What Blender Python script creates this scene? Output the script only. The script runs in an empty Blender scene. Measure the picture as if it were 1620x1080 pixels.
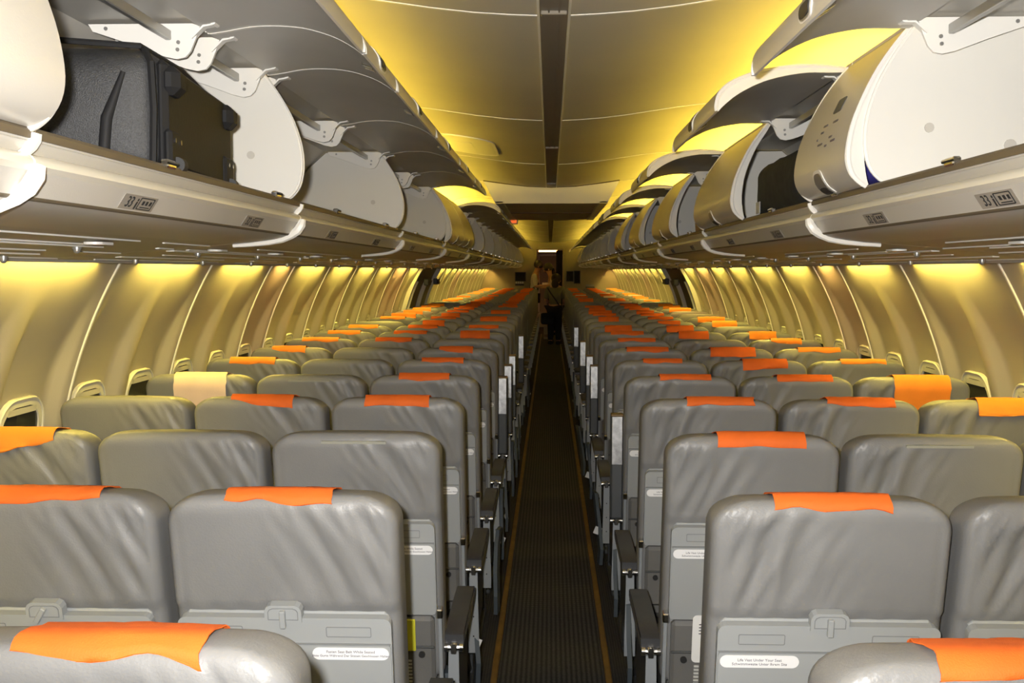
import bpy, math, random
from mathutils import Vector, Matrix, noise

# ------------------------------------------------------------------ camera, light, exposure
scene = bpy.context.scene
COL = scene.collection
EYE = Vector((-0.009, 0.0, 1.58))
FPX = 1670.0
cam_d = bpy.data.cameras.new('camera')
cam_d.sensor_width = 36.0
cam_d.lens = FPX / 1620.0 * 36.0
cam_d.clip_start = 0.05
cam_d.clip_end = 100
cam = bpy.data.objects.new('camera', cam_d)
COL.objects.link(cam)
cam.location = EYE
YAW = math.atan((870 - 810) / FPX)
PITCH = -math.atan((540 - 428) / FPX)
cam.rotation_euler = (math.pi / 2 + PITCH, 0, YAW)
scene.camera = cam

world = bpy.data.worlds.new('world')
world.use_nodes = True
world.node_tree.nodes['Background'].inputs[0].default_value = (0.01, 0.01, 0.01, 1)
world.node_tree.nodes['Background'].inputs[1].default_value = 0.0
scene.world = world

fl = bpy.data.lights.new('camera_flash', 'SPOT')
fl.energy = 330
fl.color = (1.0, 0.97, 0.93)
fl.shadow_soft_size = 0.018
fl.spot_size = math.radians(110)
fl.spot_blend = 1.0
flo = bpy.data.objects.new('camera_flash', fl)
COL.objects.link(flo)
flo.location = EYE + Vector((-0.055, 0.02, 0.045))
flo.rotation_euler = (cam.rotation_euler.x + math.radians(9), 0, YAW)

COVE_POWER = 66.0
WASH_POWER = 130.0
COVE_COLOR = (1.0, 0.70, 0.075)
WASH_COLOR = (1.0, 0.76, 0.13)
WARM_COLOR = (1.0, 0.60, 0.14)

vs = scene.view_settings
vs.view_transform = 'Standard'
vs.look = 'None'
vs.gamma = 1.0
vs.use_curve_mapping = False
vs.exposure = 0.0
scene.cycles.use_denoising = True
scene.cycles.max_bounces = 8
scene.cycles.diffuse_bounces = 4
scene.cycles.caustics_reflective = False
scene.cycles.caustics_refractive = False
scene.cycles.sample_clamp_indirect = 6.0

R = math.radians
PI = math.pi
CABIN_Y0, CABIN_Y1 = -1.2, 26.2

# ------------------------------------------------------------------ materials
def mat(name, color, rough=0.5, metal=0.0, var=0.0, scale=8.0, bump=0.0, bscale=200.0, spec=0.5, emit=None, estr=0.0):
    m = bpy.data.materials.new(name)
    m.use_nodes = True
    nt = m.node_tree
    b = nt.nodes['Principled BSDF']
    b.inputs['Base Color'].default_value = (*color, 1)
    b.inputs['Roughness'].default_value = rough
    b.inputs['Metallic'].default_value = metal
    b.inputs['Specular IOR Level'].default_value = spec
    if var > 0 or bump > 0:
        tc = nt.nodes.new('ShaderNodeTexCoord')
    if var > 0:
        n = nt.nodes.new('ShaderNodeTexNoise')
        n.inputs['Scale'].default_value = scale
        n.inputs['Detail'].default_value = 4
        r = nt.nodes.new('ShaderNodeValToRGB')
        r.color_ramp.elements[0].position = 0.3
        r.color_ramp.elements[1].position = 0.7
        r.color_ramp.elements[0].color = (*[max(0, c * (1 - var)) for c in color], 1)
        r.color_ramp.elements[1].color = (*[min(1, c * (1 + var)) for c in color], 1)
        nt.links.new(tc.outputs['Object'], n.inputs['Vector'])
        nt.links.new(n.outputs['Fac'], r.inputs['Fac'])
        nt.links.new(r.outputs['Color'], b.inputs['Base Color'])
    if bump > 0:
        n2 = nt.nodes.new('ShaderNodeTexNoise')
        n2.inputs['Scale'].default_value = bscale
        n2.inputs['Detail'].default_value = 3
        bp = nt.nodes.new('ShaderNodeBump')
        bp.inputs['Strength'].default_value = bump
        bp.inputs['Distance'].default_value = 0.002
        nt.links.new(tc.outputs['Object'], n2.inputs['Vector'])
        nt.links.new(n2.outputs['Fac'], bp.inputs['Height'])
        nt.links.new(bp.outputs['Normal'], b.inputs['Normal'])
    if emit is not None:
        b.inputs['Emission Color'].default_value = (*emit, 1)
        b.inputs['Emission Strength'].default_value = estr
    return m

M = {}
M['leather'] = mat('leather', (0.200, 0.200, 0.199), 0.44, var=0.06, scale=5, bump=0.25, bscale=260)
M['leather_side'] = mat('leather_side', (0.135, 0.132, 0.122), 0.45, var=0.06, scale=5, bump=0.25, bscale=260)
M['plastic'] = mat('plastic', (0.33, 0.345, 0.35), 0.38, var=0.03, scale=4)
M['plastic_line'] = mat('plastic_line', (0.20, 0.21, 0.215), 0.5)
M['sticker'] = mat('sticker', (0.86, 0.86, 0.86), 0.4)
M['ink'] = mat('ink', (0.12, 0.11, 0.14), 0.6)
M['orange'] = mat('orange', (0.78, 0.140, 0.012), 0.75, var=0.10, scale=9, bump=0.3, bscale=500)
M['orange_faded'] = mat('orange_faded', (0.86, 0.25, 0.02), 0.75, var=0.08, scale=9, bump=0.3, bscale=500)  # yellower orange: glow near the walls put into the window-seat covers' colour
M['cover_white'] = mat('cover_white', (0.80, 0.60, 0.47), 0.8, var=0.05, scale=9, bump=0.3, bscale=500)
M['velcro'] = mat('velcro', (0.33, 0.33, 0.28), 0.9, bump=0.6, bscale=700)
M['bin_white'] = mat('bin_white', (0.74, 0.72, 0.665), 0.45, var=0.02, scale=3)
M['nose_highlight'] = mat('nose_highlight', (0.72, 0.68, 0.58), 0.3)  # lighter than the bin skin: highlight along the rail put into the colour
M['placard'] = mat('placard', (0.30, 0.27, 0.23), 0.5)
M['trim_white'] = mat('trim_white', (0.82, 0.80, 0.75), 0.35)
M['bin_skin'] = mat('bin_skin', (0.55, 0.525, 0.475), 0.33, var=0.04, scale=2, bump=0.1, bscale=300)
M['bin_lower'] = mat('bin_lower', (0.46, 0.44, 0.41), 0.4, var=0.05, scale=3, bump=0.1, bscale=300)
M['door_inner'] = mat('door_inner', (0.54, 0.52, 0.48), 0.45, var=0.05, scale=3)
M['seal'] = mat('seal', (0.12, 0.095, 0.06), 0.6)
M['grey_metal'] = mat('grey_metal', (0.36, 0.355, 0.34), 0.35, metal=0.6)
M['chrome'] = mat('chrome', (0.75, 0.74, 0.72), 0.18, metal=1.0)
M['brushed'] = mat('brushed', (0.42, 0.42, 0.42), 0.36, metal=0.9, var=0.3, scale=40)
M['dark'] = mat('dark', (0.02, 0.02, 0.02), 0.6)
M['wall'] = mat('wall', (0.42, 0.385, 0.325), 0.55, var=0.04, scale=2, bump=0.15, bscale=350)
M['wall_trim'] = mat('wall_trim', (0.74, 0.72, 0.64), 0.4)
M['ceiling'] = mat('ceiling', (0.47, 0.445, 0.385), 0.55, var=0.04, scale=2, bump=0.15, bscale=350)
M['rail_dark'] = mat('rail_dark', (0.24, 0.205, 0.15), 0.5)
M['psu'] = mat('psu', (0.43, 0.41, 0.37), 0.45, var=0.05, scale=3)
M['psu_strip'] = mat('psu_strip', (0.72, 0.71, 0.68), 0.4)
M['pad'] = mat('pad', (0.042, 0.043, 0.047), 0.42, var=0.1, scale=10, bump=0.2, bscale=300)
M['strut'] = mat('strut', (0.27, 0.29, 0.31), 0.4, var=0.06, scale=10)
M['frame_dark'] = mat('frame_dark', (0.055, 0.06, 0.065), 0.5, var=0.1, scale=10)
M['belt'] = mat('belt', (0.05, 0.065, 0.08), 0.6, bump=0.4, bscale=500)
M['net'] = mat('net', (0.60, 0.60, 0.57), 0.7)
M['pocket'] = mat('pocket', (0.15, 0.148, 0.142), 0.5, var=0.06, scale=7, bump=0.3, bscale=200)
M['paper'] = mat('paper', (0.82, 0.82, 0.80), 0.6)
M['yellow'] = mat('yellow', (0.75, 0.72, 0.05), 0.5)
M['case_black'] = mat('case_black', (0.030, 0.031, 0.033), 0.42, var=0.35, scale=260, bump=0.7, bscale=520)
M['case_smooth'] = mat('case_smooth', (0.017, 0.017, 0.018), 0.6, bump=0.2, bscale=100, spec=0.15)
M['bag_navy'] = mat('bag_navy', (0.022, 0.027, 0.033), 0.8, var=0.2, scale=40, bump=0.6, bscale=300, spec=0.15)
M['bag_brown'] = mat('bag_brown', (0.14, 0.075, 0.05), 0.6, var=0.15, scale=20)
M['red'] = mat('red', (0.55, 0.02, 0.05), 0.8)
M['blue'] = mat('blue', (0.06, 0.05, 0.35), 0.8)
M['strip'] = mat('strip', (0.20, 0.115, 0.03), 0.5, var=0.25, scale=12, bump=0.2, bscale=80)
M['glass'] = mat('glass', (0.03, 0.032, 0.035), 0.1)
M['shade'] = mat('shade', (0.62, 0.60, 0.55), 0.45)
M['hatch'] = mat('hatch', (0.16, 0.155, 0.135), 0.5, var=0.05)
M['bulkhead'] = mat('bulkhead', (0.30, 0.275, 0.19), 0.6, var=0.05, scale=3)
M['black_screen'] = mat('black_screen', (0.010, 0.010, 0.012), 0.6, spec=0.2)
M['galley'] = mat('galley', (0.42, 0.36, 0.28), 0.5)
M['curtain'] = mat('curtain', (0.015, 0.015, 0.02), 0.9)
M['skin'] = mat('skin', (0.50, 0.27, 0.17), 0.55)
M['hair'] = mat('hair', (0.018, 0.013, 0.011), 0.6)
M['shirt'] = mat('shirt', (0.62, 0.58, 0.50), 0.8)
M['vest'] = mat('vest', (0.03, 0.03, 0.035), 0.8)
M['olive'] = mat('olive', (0.17, 0.17, 0.11), 0.85)
M['trousers'] = mat('trousers', (0.015, 0.015, 0.018), 0.85)
M['box_tan'] = mat('box_tan', (0.36, 0.28, 0.19), 0.7)
M['exit_red'] = mat('exit_red', (0.6, 0.05, 0.02), 0.5, emit=(1.0, 0.18, 0.03), estr=0.8)
M['cove_lamp'] = mat('cove_lamp', (0.8, 0.8, 0.8), 0.5, emit=COVE_COLOR, estr=COVE_POWER)
M['wash_lamp'] = mat('wash_lamp', (0.8, 0.8, 0.8), 0.5, emit=WASH_COLOR, estr=WASH_POWER)
M['warm_lamp'] = mat('warm_lamp', (0.8, 0.8, 0.8), 0.5, emit=WARM_COLOR, estr=WASH_POWER)
M['galley_lamp'] = mat('galley_lamp', (0.8, 0.8, 0.8), 0.5, emit=(1.0, 0.40, 0.12), estr=14.0)

def carpet(name, base, dark, freq):
    m = bpy.data.materials.new(name); m.use_nodes = True
    nt = m.node_tree; b = nt.nodes['Principled BSDF']
    tc = nt.nodes.new('ShaderNodeTexCoord')
    w = nt.nodes.new('ShaderNodeTexWave'); w.wave_type = 'BANDS'; w.bands_direction = 'X'
    w.inputs['Scale'].default_value = freq; w.inputs['Distortion'].default_value = 1.2
    w.inputs['Detail'].default_value = 2; w.inputs['Detail Scale'].default_value = 6
    w2 = nt.nodes.new('ShaderNodeTexWave'); w2.wave_type = 'BANDS'; w2.bands_direction = 'Y'
    w2.inputs['Scale'].default_value = freq * 1.4; w2.inputs['Distortion'].default_value = 1.5
    mul = nt.nodes.new('ShaderNodeMath'); mul.operation = 'MULTIPLY'
    n = nt.nodes.new('ShaderNodeTexNoise'); n.inputs['Scale'].default_value = 350
    add = nt.nodes.new('ShaderNodeMath'); add.operation = 'MULTIPLY'
    r = nt.nodes.new('ShaderNodeValToRGB')
    r.color_ramp.elements[0].color = (*dark, 1); r.color_ramp.elements[1].color = (*base, 1)
    r.color_ramp.elements[1].position = 0.6
    bp = nt.nodes.new('ShaderNodeBump'); bp.inputs['Strength'].default_value = 0.8; bp.inputs['Distance'].default_value = 0.004
    L = nt.links.new
    L(tc.outputs['Object'], w.inputs['Vector']); L(tc.outputs['Object'], w2.inputs['Vector']); L(tc.outputs['Object'], n.inputs['Vector'])
    L(w.outputs['Fac'], mul.inputs[0]); L(w2.outputs['Fac'], mul.inputs[1])
    L(mul.outputs[0], add.inputs[0]); L(n.outputs['Fac'], add.inputs[1])
    add.inputs[1].default_value = 1
    L(add.outputs[0], r.inputs['Fac']); L(r.outputs['Color'], b.inputs['Base Color'])
    L(mul.outputs[0], bp.inputs['Height']); L(bp.outputs['Normal'], b.inputs['Normal'])
    b.inputs['Roughness'].default_value = 0.9
    return m
M['runner'] = carpet('runner', (0.145, 0.143, 0.125), (0.016, 0.016, 0.014), 16)
M['carpet'] = carpet('carpet', (0.07, 0.066, 0.055), (0.02, 0.019, 0.016), 30)

# ------------------------------------------------------------------ mesh helpers
class MB:
    def __init__(s):
        s.v = []; s.f = []
    def add(s, vs_, fs_):
        o = len(s.v)
        s.v += [tuple(p) for p in vs_]
        s.f += [tuple(i + o for i in f) for f in fs_]
        return s
    def box(s, x0, x1, y0, y1, z0, z1, mtx=None):
        p = [Vector((x, y, z)) for x in (x0, x1) for y in (y0, y1) for z in (z0, z1)]
        if mtx is not None: p = [mtx @ q for q in p]
        return s.add(p, [(0, 1, 3, 2), (4, 6, 7, 5), (0, 4, 5, 1), (2, 3, 7, 6), (0, 2, 6, 4), (1, 5, 7, 3)])
    def bbox(s, x0, x1, y0, y1, z0, z1, b, mtx=None):
        """box with chamfered edges"""
        cx, cy, cz = (x0 + x1) / 2, (y0 + y1) / 2, (z0 + z1) / 2
        hx, hy, hz = abs(x1 - x0) / 2, abs(y1 - y0) / 2, abs(z1 - z0) / 2
        b = min(b, hx * .95, hy * .95, hz * .95)
        vs_, idx = [], {}
        for sx in (-1, 1):
            for sy in (-1, 1):
                for sz in (-1, 1):
                    for a in range(3):
                        d = [hx - b, hy - b, hz - b]; d[a] = (hx, hy, hz)[a]
                        q = Vector((cx + sx * d[0], cy + sy * d[1], cz + sz * d[2]))
                        idx[(sx, sy, sz, a)] = len(vs_); vs_.append(mtx @ q if mtx is not None else q)
        fs = []
        I = lambda t, a: idx[(t[0], t[1], t[2], a)]
        for a in range(3):
            o1, o2 = [(1, 2), (0, 2), (0, 1)][a]
            for sa in (-1, 1):
                q = []
                for (s1, s2) in ((-1, -1), (1, -1), (1, 1), (-1, 1)):
                    t = [0, 0, 0]; t[a] = sa; t[o1] = s1; t[o2] = s2
                    q.append(I(t, a))
                fs.append(tuple(q))
        for a in range(3):
            o1, o2 = [(1, 2), (0, 2), (0, 1)][a]
            for s1 in (-1, 1):
                for s2 in (-1, 1):
                    t0 = [0, 0, 0]; t1 = [0, 0, 0]
                    t0[a], t1[a] = -1, 1
                    t0[o1] = t1[o1] = s1; t0[o2] = t1[o2] = s2
                    fs.append((I(t0, o1), I(t1, o1), I(t1, o2), I(t0, o2)))
        for sx in (-1, 1):
            for sy in (-1, 1):
                for sz in (-1, 1):
                    fs.append(tuple(I((sx, sy, sz), a) for a in range(3)))
        return s.add(vs_, fs)
    def prism(s, prof, y0, y1, sx=1, closed=True, caps=True):
        """profile of (x, z) extruded along y"""
        n = len(prof)
        vs_ = [(sx * p[0], y0, p[1]) for p in prof] + [(sx * p[0], y1, p[1]) for p in prof]
        fs = [(i, (i + 1) % n, n + (i + 1) % n, n + i) for i in range(n if closed else n - 1)]
        if closed and caps:
            fs += [tuple(range(n))[::-1], tuple(range(n, 2 * n))]
        return s.add(vs_, fs)
    def sheet(s, prof, y0, y1, t, sx=1):
        """open profile with thickness t, as closed prism"""
        n = len(prof); nn = []
        for i in range(n):
            a = Vector(prof[max(0, i - 1)]); b = Vector(prof[min(n - 1, i + 1)])
            d = (b - a); d = d.normalized() if d.length > 1e-9 else Vector((1, 0))
            nn.append(Vector((-d.y, d.x)))
        back = [(prof[i][0] + nn[i].x * t, prof[i][1] + nn[i].y * t) for i in range(n)]
        return s.strip_solid(prof, back, y0, y1, sx)
    def strip_solid(s, A, B, y0, y1, sx=1):
        n = len(A)
        vs_ = [(sx * p[0], y0, p[1]) for p in A] + [(sx * p[0], y1, p[1]) for p in A] + \
              [(sx * p[0], y0, p[1]) for p in B] + [(sx * p[0], y1, p[1]) for p in B]
        fs = []
        for i in range(n - 1):
            fs.append((i, i + 1, n + i + 1, n + i))
            fs.append((2 * n + i, 3 * n + i, 3 * n + i + 1, 2 * n + i + 1))
            fs.append((i, 2 * n + i, 2 * n + i + 1, i + 1))
            fs.append((n + i, n + i + 1, 3 * n + i + 1, 3 * n + i))
        fs.append((0, n, 3 * n, 2 * n)); fs.append((n - 1, 3 * n - 1, 4 * n - 1, 2 * n - 1))
        return s.add(vs_, fs)
    def tube(s, pts, r, n=8, cap=True):
        pts = [Vector(p) for p in pts]; m = len(pts)
        rs = r if isinstance(r, (list, tuple)) else [r] * m
        vs_, fs = [], []
        up = None
        for i in range(m):
            d = (pts[min(m - 1, i + 1)] - pts[max(0, i - 1)]).normalized()
            if up is None:
                up = Vector((0, 0, 1)) if abs(d.z) < 0.9 else Vector((1, 0, 0))
            a = d.cross(up).normalized(); b = a.cross(d).normalized(); up = b
            for k in range(n):
                t = 2 * PI * k / n
                vs_.append(pts[i] + (a * math.cos(t) + b * math.sin(t)) * rs[i])
        for i in range(m - 1):
            for k in range(n):
                fs.append((i * n + k, i * n + (k + 1) % n, (i + 1) * n + (k + 1) % n, (i + 1) * n + k))
        if cap:
            fs.append(tuple(range(n))[::-1]); fs.append(tuple((m - 1) * n + k for k in range(n)))
        return s.add(vs_, fs)
    def ball(s, c, r, n=8, m=5, sc=(1, 1, 1)):
        c = Vector(c); vs_, fs = [], []
        for i in range(m + 1):
            th = PI * i / m
            for k in range(n):
                ph = 2 * PI * k / n
                vs_.append(c + Vector((r * sc[0] * math.sin(th) * math.cos(ph), r * sc[1] * math.sin(th) * math.sin(ph), r * sc[2] * math.cos(th))))
        for i in range(m):
            for k in range(n):
                fs.append((i * n + k, (i + 1) * n + k, (i + 1) * n + (k + 1) % n, i * n + (k + 1) % n))
        return s.add(vs_, fs)
    def map(s, fn):
        s.v = [tuple(fn(Vector(p))) for p in s.v]; return s
    def mesh(s, name, m, smooth=False, angle=40):
        me = bpy.data.meshes.new(name)
        me.from_pydata([tuple(p) for p in s.v], [], s.f)
        import bmesh
        bm = bmesh.new(); bm.from_mesh(me)
        bmesh.ops.remove_doubles(bm, verts=bm.verts, dist=1e-6)
        bmesh.ops.recalc_face_normals(bm, faces=bm.faces)
        if smooth:
            for f in bm.faces: f.smooth = True
            lim = R(angle)
            for e in bm.edges:
                if len(e.link_faces) == 2 and e.calc_face_angle(0) > lim: e.smooth = False
        bm.to_mesh(me); bm.free()
        me.materials.append(M[m] if isinstance(m, str) else m)
        return me

def ob(name, mesh, parent=None, loc=None, rot=None, label=None):
    o = bpy.data.objects.new(name, mesh)
    COL.objects.link(o)
    if parent is not None: o.parent = parent
    if loc is not None: o.location = loc
    if rot is not None: o.rotation_euler = rot
    if label: o['label'] = label
    return o

def tag(o, label, cat, group=None, kind=None):
    if label: o['label'] = label
    if cat: o['category'] = cat
    if group: o['group'] = group
    if kind: o['kind'] = kind
    return o

def struct(o, label=None):
    o['kind'] = 'structure'
    if label: o['label'] = label
    return o

def sstep(a, b, x):
    t = max(0.0, min(1.0, (x - a) / (b - a))); return t * t * (3 - 2 * t)

_dg = None
def text_mesh(name, body, size, m, align='CENTER', extrude=0.0004):
    cu = bpy.data.curves.new(name, 'FONT')
    cu.body = body; cu.size = size; cu.align_x = align; cu.align_y = 'CENTER'; cu.extrude = extrude
    cu.resolution_u = 2
    t = bpy.data.objects.new('tmp_text', cu); COL.objects.link(t)
    dg = bpy.context.evaluated_depsgraph_get()
    me = bpy.data.meshes.new_from_object(t.evaluated_get(dg))
    bpy.data.objects.remove(t); bpy.data.curves.remove(cu)
    me.name = name
    me.materials.clear(); me.materials.append(M[m])
    return me

ORD = ['first', 'second', 'third', 'fourth', 'fifth', 'sixth', 'seventh', 'eighth', 'ninth', 'tenth', 'eleventh', 'twelfth',
       'thirteenth', 'fourteenth', 'fifteenth', 'sixteenth', 'seventeenth', 'eighteenth', 'nineteenth', 'twentieth',
       'twenty-first', 'twenty-second', 'twenty-third', 'twenty-fourth', 'twenty-fifth', 'twenty-sixth', 'twenty-seventh',
       'twenty-eighth', 'twenty-ninth', 'thirtieth', 'thirty-first', 'thirty-second', 'thirty-third', 'thirty-fourth']
SIDE = {-1: 'left', 1: 'right'}

# ------------------------------------------------------------------ the setting: floor
def bo(name, m, x0, x1, y0, y1, z0, z1, parent=None, bevel=0.0):
    b = MB()
    if bevel: b.bbox(x0, x1, y0, y1, z0, z1, bevel)
    else: b.box(x0, x1, y0, y1, z0, z1)
    return ob(name, b.mesh(name, m), parent)

FY1 = 29.6
struct(bo('floor', 'carpet', -1.75, 1.75, CABIN_Y0, FY1, -0.05, 0.0), 'dark carpeted cabin floor')
struct(bo('floor_runner', 'runner', -0.205, 0.205, CABIN_Y0, 26.2, 0.0, 0.006), 'dark ribbed carpet runner along the aisle')
for s in (-1, 1):
    struct(bo('trim_%d' % (1 if s < 0 else 2), 'strip', s * 0.222 - 0.013, s * 0.222 + 0.013, CABIN_Y0, 26.2, 0.0, 0.010, bevel=0.003),
           'worn brown floor strip on the %s edge of the aisle' % SIDE[s])

# ------------------------------------------------------------------ ceiling
BOUND = [-0.61, 1.42] + [2.95 + 2.03 * i for i in range(12)] + [26.2]     # bin and ceiling joints
CEIL = [(0.046, 2.278), (0.12, 2.281), (0.22, 2.288), (0.34, 2.302), (0.46, 2.320), (0.58, 2.338), (0.70, 2.352), (0.82, 2.356),
        (0.92, 2.345), (1.00, 2.318), (1.06, 2.27), (1.085, 2.22), (1.09, 2.142)]
ceil = struct(ob('ceiling', None), 'cream curved cabin ceiling lit yellow from the coves')
cmesh = {}
jm = {}
for i in range(len(BOUND) - 1):
    y0, y1 = BOUND[i], BOUND[i + 1]; L = round(y1 - y0, 3)
    for s in (-1, 1):
        if (L, s) not in cmesh:
            cmesh[(L, s)] = MB().sheet(CEIL, 0.006, L - 0.006, 0.012, s).mesh('ceiling_panel', 'ceiling', True)
            jm[s] = MB().sheet([(a, b - 0.002) for a, b in CEIL], -0.006, 0.006, 0.012, s).mesh('joint_strip', 'trim_white', True)
        ob('ceiling_panel', cmesh[(L, s)], ceil, (0, y0, 0))
        ob('joint_strip', jm[s], ceil, (0, y0, 0))
rail = MB().box(-0.040, 0.040, CABIN_Y0, 26.2, 2.286, 2.294)
ob('center_channel', rail.mesh('center_channel', 'rail_dark'), ceil)
for x in (-0.042, -0.014, 0.014, 0.042):
    w = 0.0035 if abs(x) > 0.03 else 0.002
    ob('channel_edge', MB().box(x - w, x + w, CABIN_Y0, 26.2, 2.270 if abs(x) > .03 else 2.280, 2.294).mesh('channel_edge', 'wall_trim' if abs(x) > .03 else 'rail_dark'), ceil)
for y in (2.93, 6.1, 8.6):
    ob('channel_cap', MB().bbox(-0.036, 0.036, y, y + 0.27 if y > 8 else y + 0.03, 2.276, 2.288, 0.002).mesh('channel_cap', 'ceiling' if y > 8 else 'rail_dark'), ceil)
# cove lamps, one tube per ceiling panel and side
cl = {}
for i in range(len(BOUND) - 1):
    y0, y1 = BOUND[i], BOUND[i + 1]; L = round(y1 - y0, 3)
    for s in (-1, 1):
        if L not in cl:
            cl[L] = MB().tube([(0, 0.06, 0), (0, L - 0.06, 0)], 0.012, 6).mesh('cove_lamp', 'cove_lamp')
        ob('cove_lamp', cl[L], ceil, (s * 0.975, y0, 2.178))
        if ('lip', L) not in cl:
            cl[('lip', L)] = MB().prism([(-0.012, 2.136), (-0.012, 2.180), (-0.006, 2.190), (0.0, 2.190), (0.0, 2.136)], 0.002, L - 0.002).mesh('cove_lip', 'bin_skin')
        ob('cove_lip', cl[('lip', L)], ceil, (0.906 if s > 0 else -0.894, y0, 0))

# ceiling light unit on the left
def rrect(hw, hh, r, n=6, cx=0, cy=0):
    pts = []
    for (sx, sy, a0) in ((1, 1, 0), (-1, 1, 90), (-1, -1, 180), (1, -1, 270)):
        for k in range(n + 1):
            a = R(a0 + 90 * k / n)
            pts.append((cx + sx * (hw - r) + r * math.cos(a), cy + sy * (hh - r) + r * math.sin(a)))
    return pts
def plate(pts, d, mtx=None, z0=0.0):
    n = len(pts); b = MB()
    vs_ = [Vector((p[0], p[1], z0)) for p in pts] + [Vector((p[0], p[1], z0 + d)) for p in pts]
    if mtx is not None: vs_ = [mtx @ v for v in vs_]
    return b.add(vs_, [(i, (i + 1) % n, n + (i + 1) % n, n + i) for i in range(n)] + [tuple(range(n))[::-1], tuple(range(n, 2 * n))])
def ring(outer, inner, d, mtx=None, z0=0.0):
    n = len(outer); b = MB()
    vs_ = [Vector((p[0], p[1], z0)) for p in outer] + [Vector((p[0], p[1], z0)) for p in inner] + \
          [Vector((p[0], p[1], z0 + d)) for p in outer] + [Vector((p[0], p[1], z0 + d)) for p in inner]
    if mtx is not None: vs_ = [mtx @ v for v in vs_]
    fs = []
    for i in range(n):
        j = (i + 1) % n
        fs += [(i, j, n + j, n + i), (2 * n + i, 3 * n + i, 3 * n + j, 2 * n + j), (i, 2 * n + i, 2 * n + j, j), (n + i, n + j, 3 * n + j, 3 * n + i)]
    return b.add(vs_, fs)
def ceil_z(x):
    x = abs(x)
    for (a, za), (b, zb) in zip(CEIL[:-1], CEIL[1:]):
        if x <= b: return za + (zb - za) * max(0, x - a) / (b - a)
    return CEIL[-1][1]
LX, LY = -0.50, 6.32
lu = ob('ceiling_light', None, None, (LX, LY, ceil_z(LX)))
tag(lu, 'pale rounded light unit set into the ceiling over the left bins', 'ceiling light')
def on_ceiling(mb, drop):
    return mb.map(lambda p: Vector((p.x, p.y, ceil_z(LX + p.x) - ceil_z(LX) - drop - p.z)))
ob('frame', on_ceiling(ring(rrect(0.175, 0.43, 0.15, 8), rrect(0.158, 0.40, 0.135, 8), 0.006), 0.0).mesh('frame', 'trim_white'), lu)
ob('lens', on_ceiling(plate(rrect(0.158, 0.40, 0.135, 8), 0.004), 0.001).mesh('lens', 'wall_trim'), lu)
ob('grille', on_ceiling(plate(rrect(0.055, 0.22, 0.01, 4, cx=-0.02, cy=0.05), 0.002), 0.005).mesh('grille', 'bin_white'), lu)

# dropped ceiling box
db = struct(ob('ceiling_box', None), 'cream fronted dropped ceiling box with dark underside')
Y0, Y1, ZB = 8.9, 11.9, 2.142
top = [(-0.57, 2.330), (-0.40, 2.306), (-0.2, 2.282), (0, 2.274), (0.2, 2.282), (0.40, 2.306), (0.57, 2.330)]
face = MB()
n = len(top)
vv = [(x, Y0, z) for x, z in top] + [(x * 0.82, Y0 + 0.0, ZB) for x, z in top] + [(x, Y0 + .02, z) for x, z in top] + [(x * 0.82, Y0 + .02, ZB) for x, z in top]
ff = []
for i in range(n - 1):
    ff += [(i, i + 1, n + i + 1, n + i), (2 * n + i, 3 * n + i, 3 * n + i + 1, 2 * n + i + 1), (n + i, n + i + 1, 3 * n + i + 1, 3 * n + i), (i, 2 * n + i, 2 * n + i + 1, i + 1)]
ff += [(0, n, 3 * n, 2 * n), (n - 1, 3 * n - 1, 4 * n - 1, 2 * n - 1)]
ob('front_face', face.add(vv, ff).mesh('front_face', 'bin_white'), db)
ob('top_seal', MB().tube([(x, Y0 - 0.004, z + 0.002) for x, z in top], 0.006, 6).mesh('top_seal', 'seal'), db)
for s in (-1, 1):
    ob('side_face', MB().sheet([(0.47, ZB), (0.56, 2.33)], Y0 + 0.02, Y1, 0.02, s).mesh('side_face', 'ceiling'), db)
    ob('bottom_frame', MB().bbox(s * 0.40 - (0.07 if s < 0 else 0), s * 0.40 + (0.07 if s > 0 else 0), Y0, Y1, ZB, ZB + 0.02, 0.004).mesh('bottom_frame', 'bin_skin'), db)
for (a, b) in ((Y0 + 0.02, Y0 + 1.5), (Y0 + 1.56, Y1)):
    ob('bottom_panel', MB().bbox(-0.395, 0.395, a, b, ZB + 0.004, ZB + 0.02, 0.004).mesh('bottom_panel', 'bin_lower'), db)
ob('divider', MB().bbox(-0.395, 0.395, Y0 + 1.5, Y0 + 1.56, ZB - 0.004, ZB + 0.02, 0.004).mesh('divider', 'seal'), db)
es = ob('exit_sign', MB().bbox(-0.06, 0.06, -0.01, 0.01, -0.03, 0.03, 0.004).mesh('exit_sign', 'ceiling'), None, (-0.43, 11.93, 2.13))
tag(es, 'small red lit sign under the end of the dropped ceiling box', 'sign')
ob('red_lens', MB().bbox(-0.045, 0.045, -0.013, -0.009, -0.018, 0.018, 0.002).mesh('red_lens', 'exit_red'), es)

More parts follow.
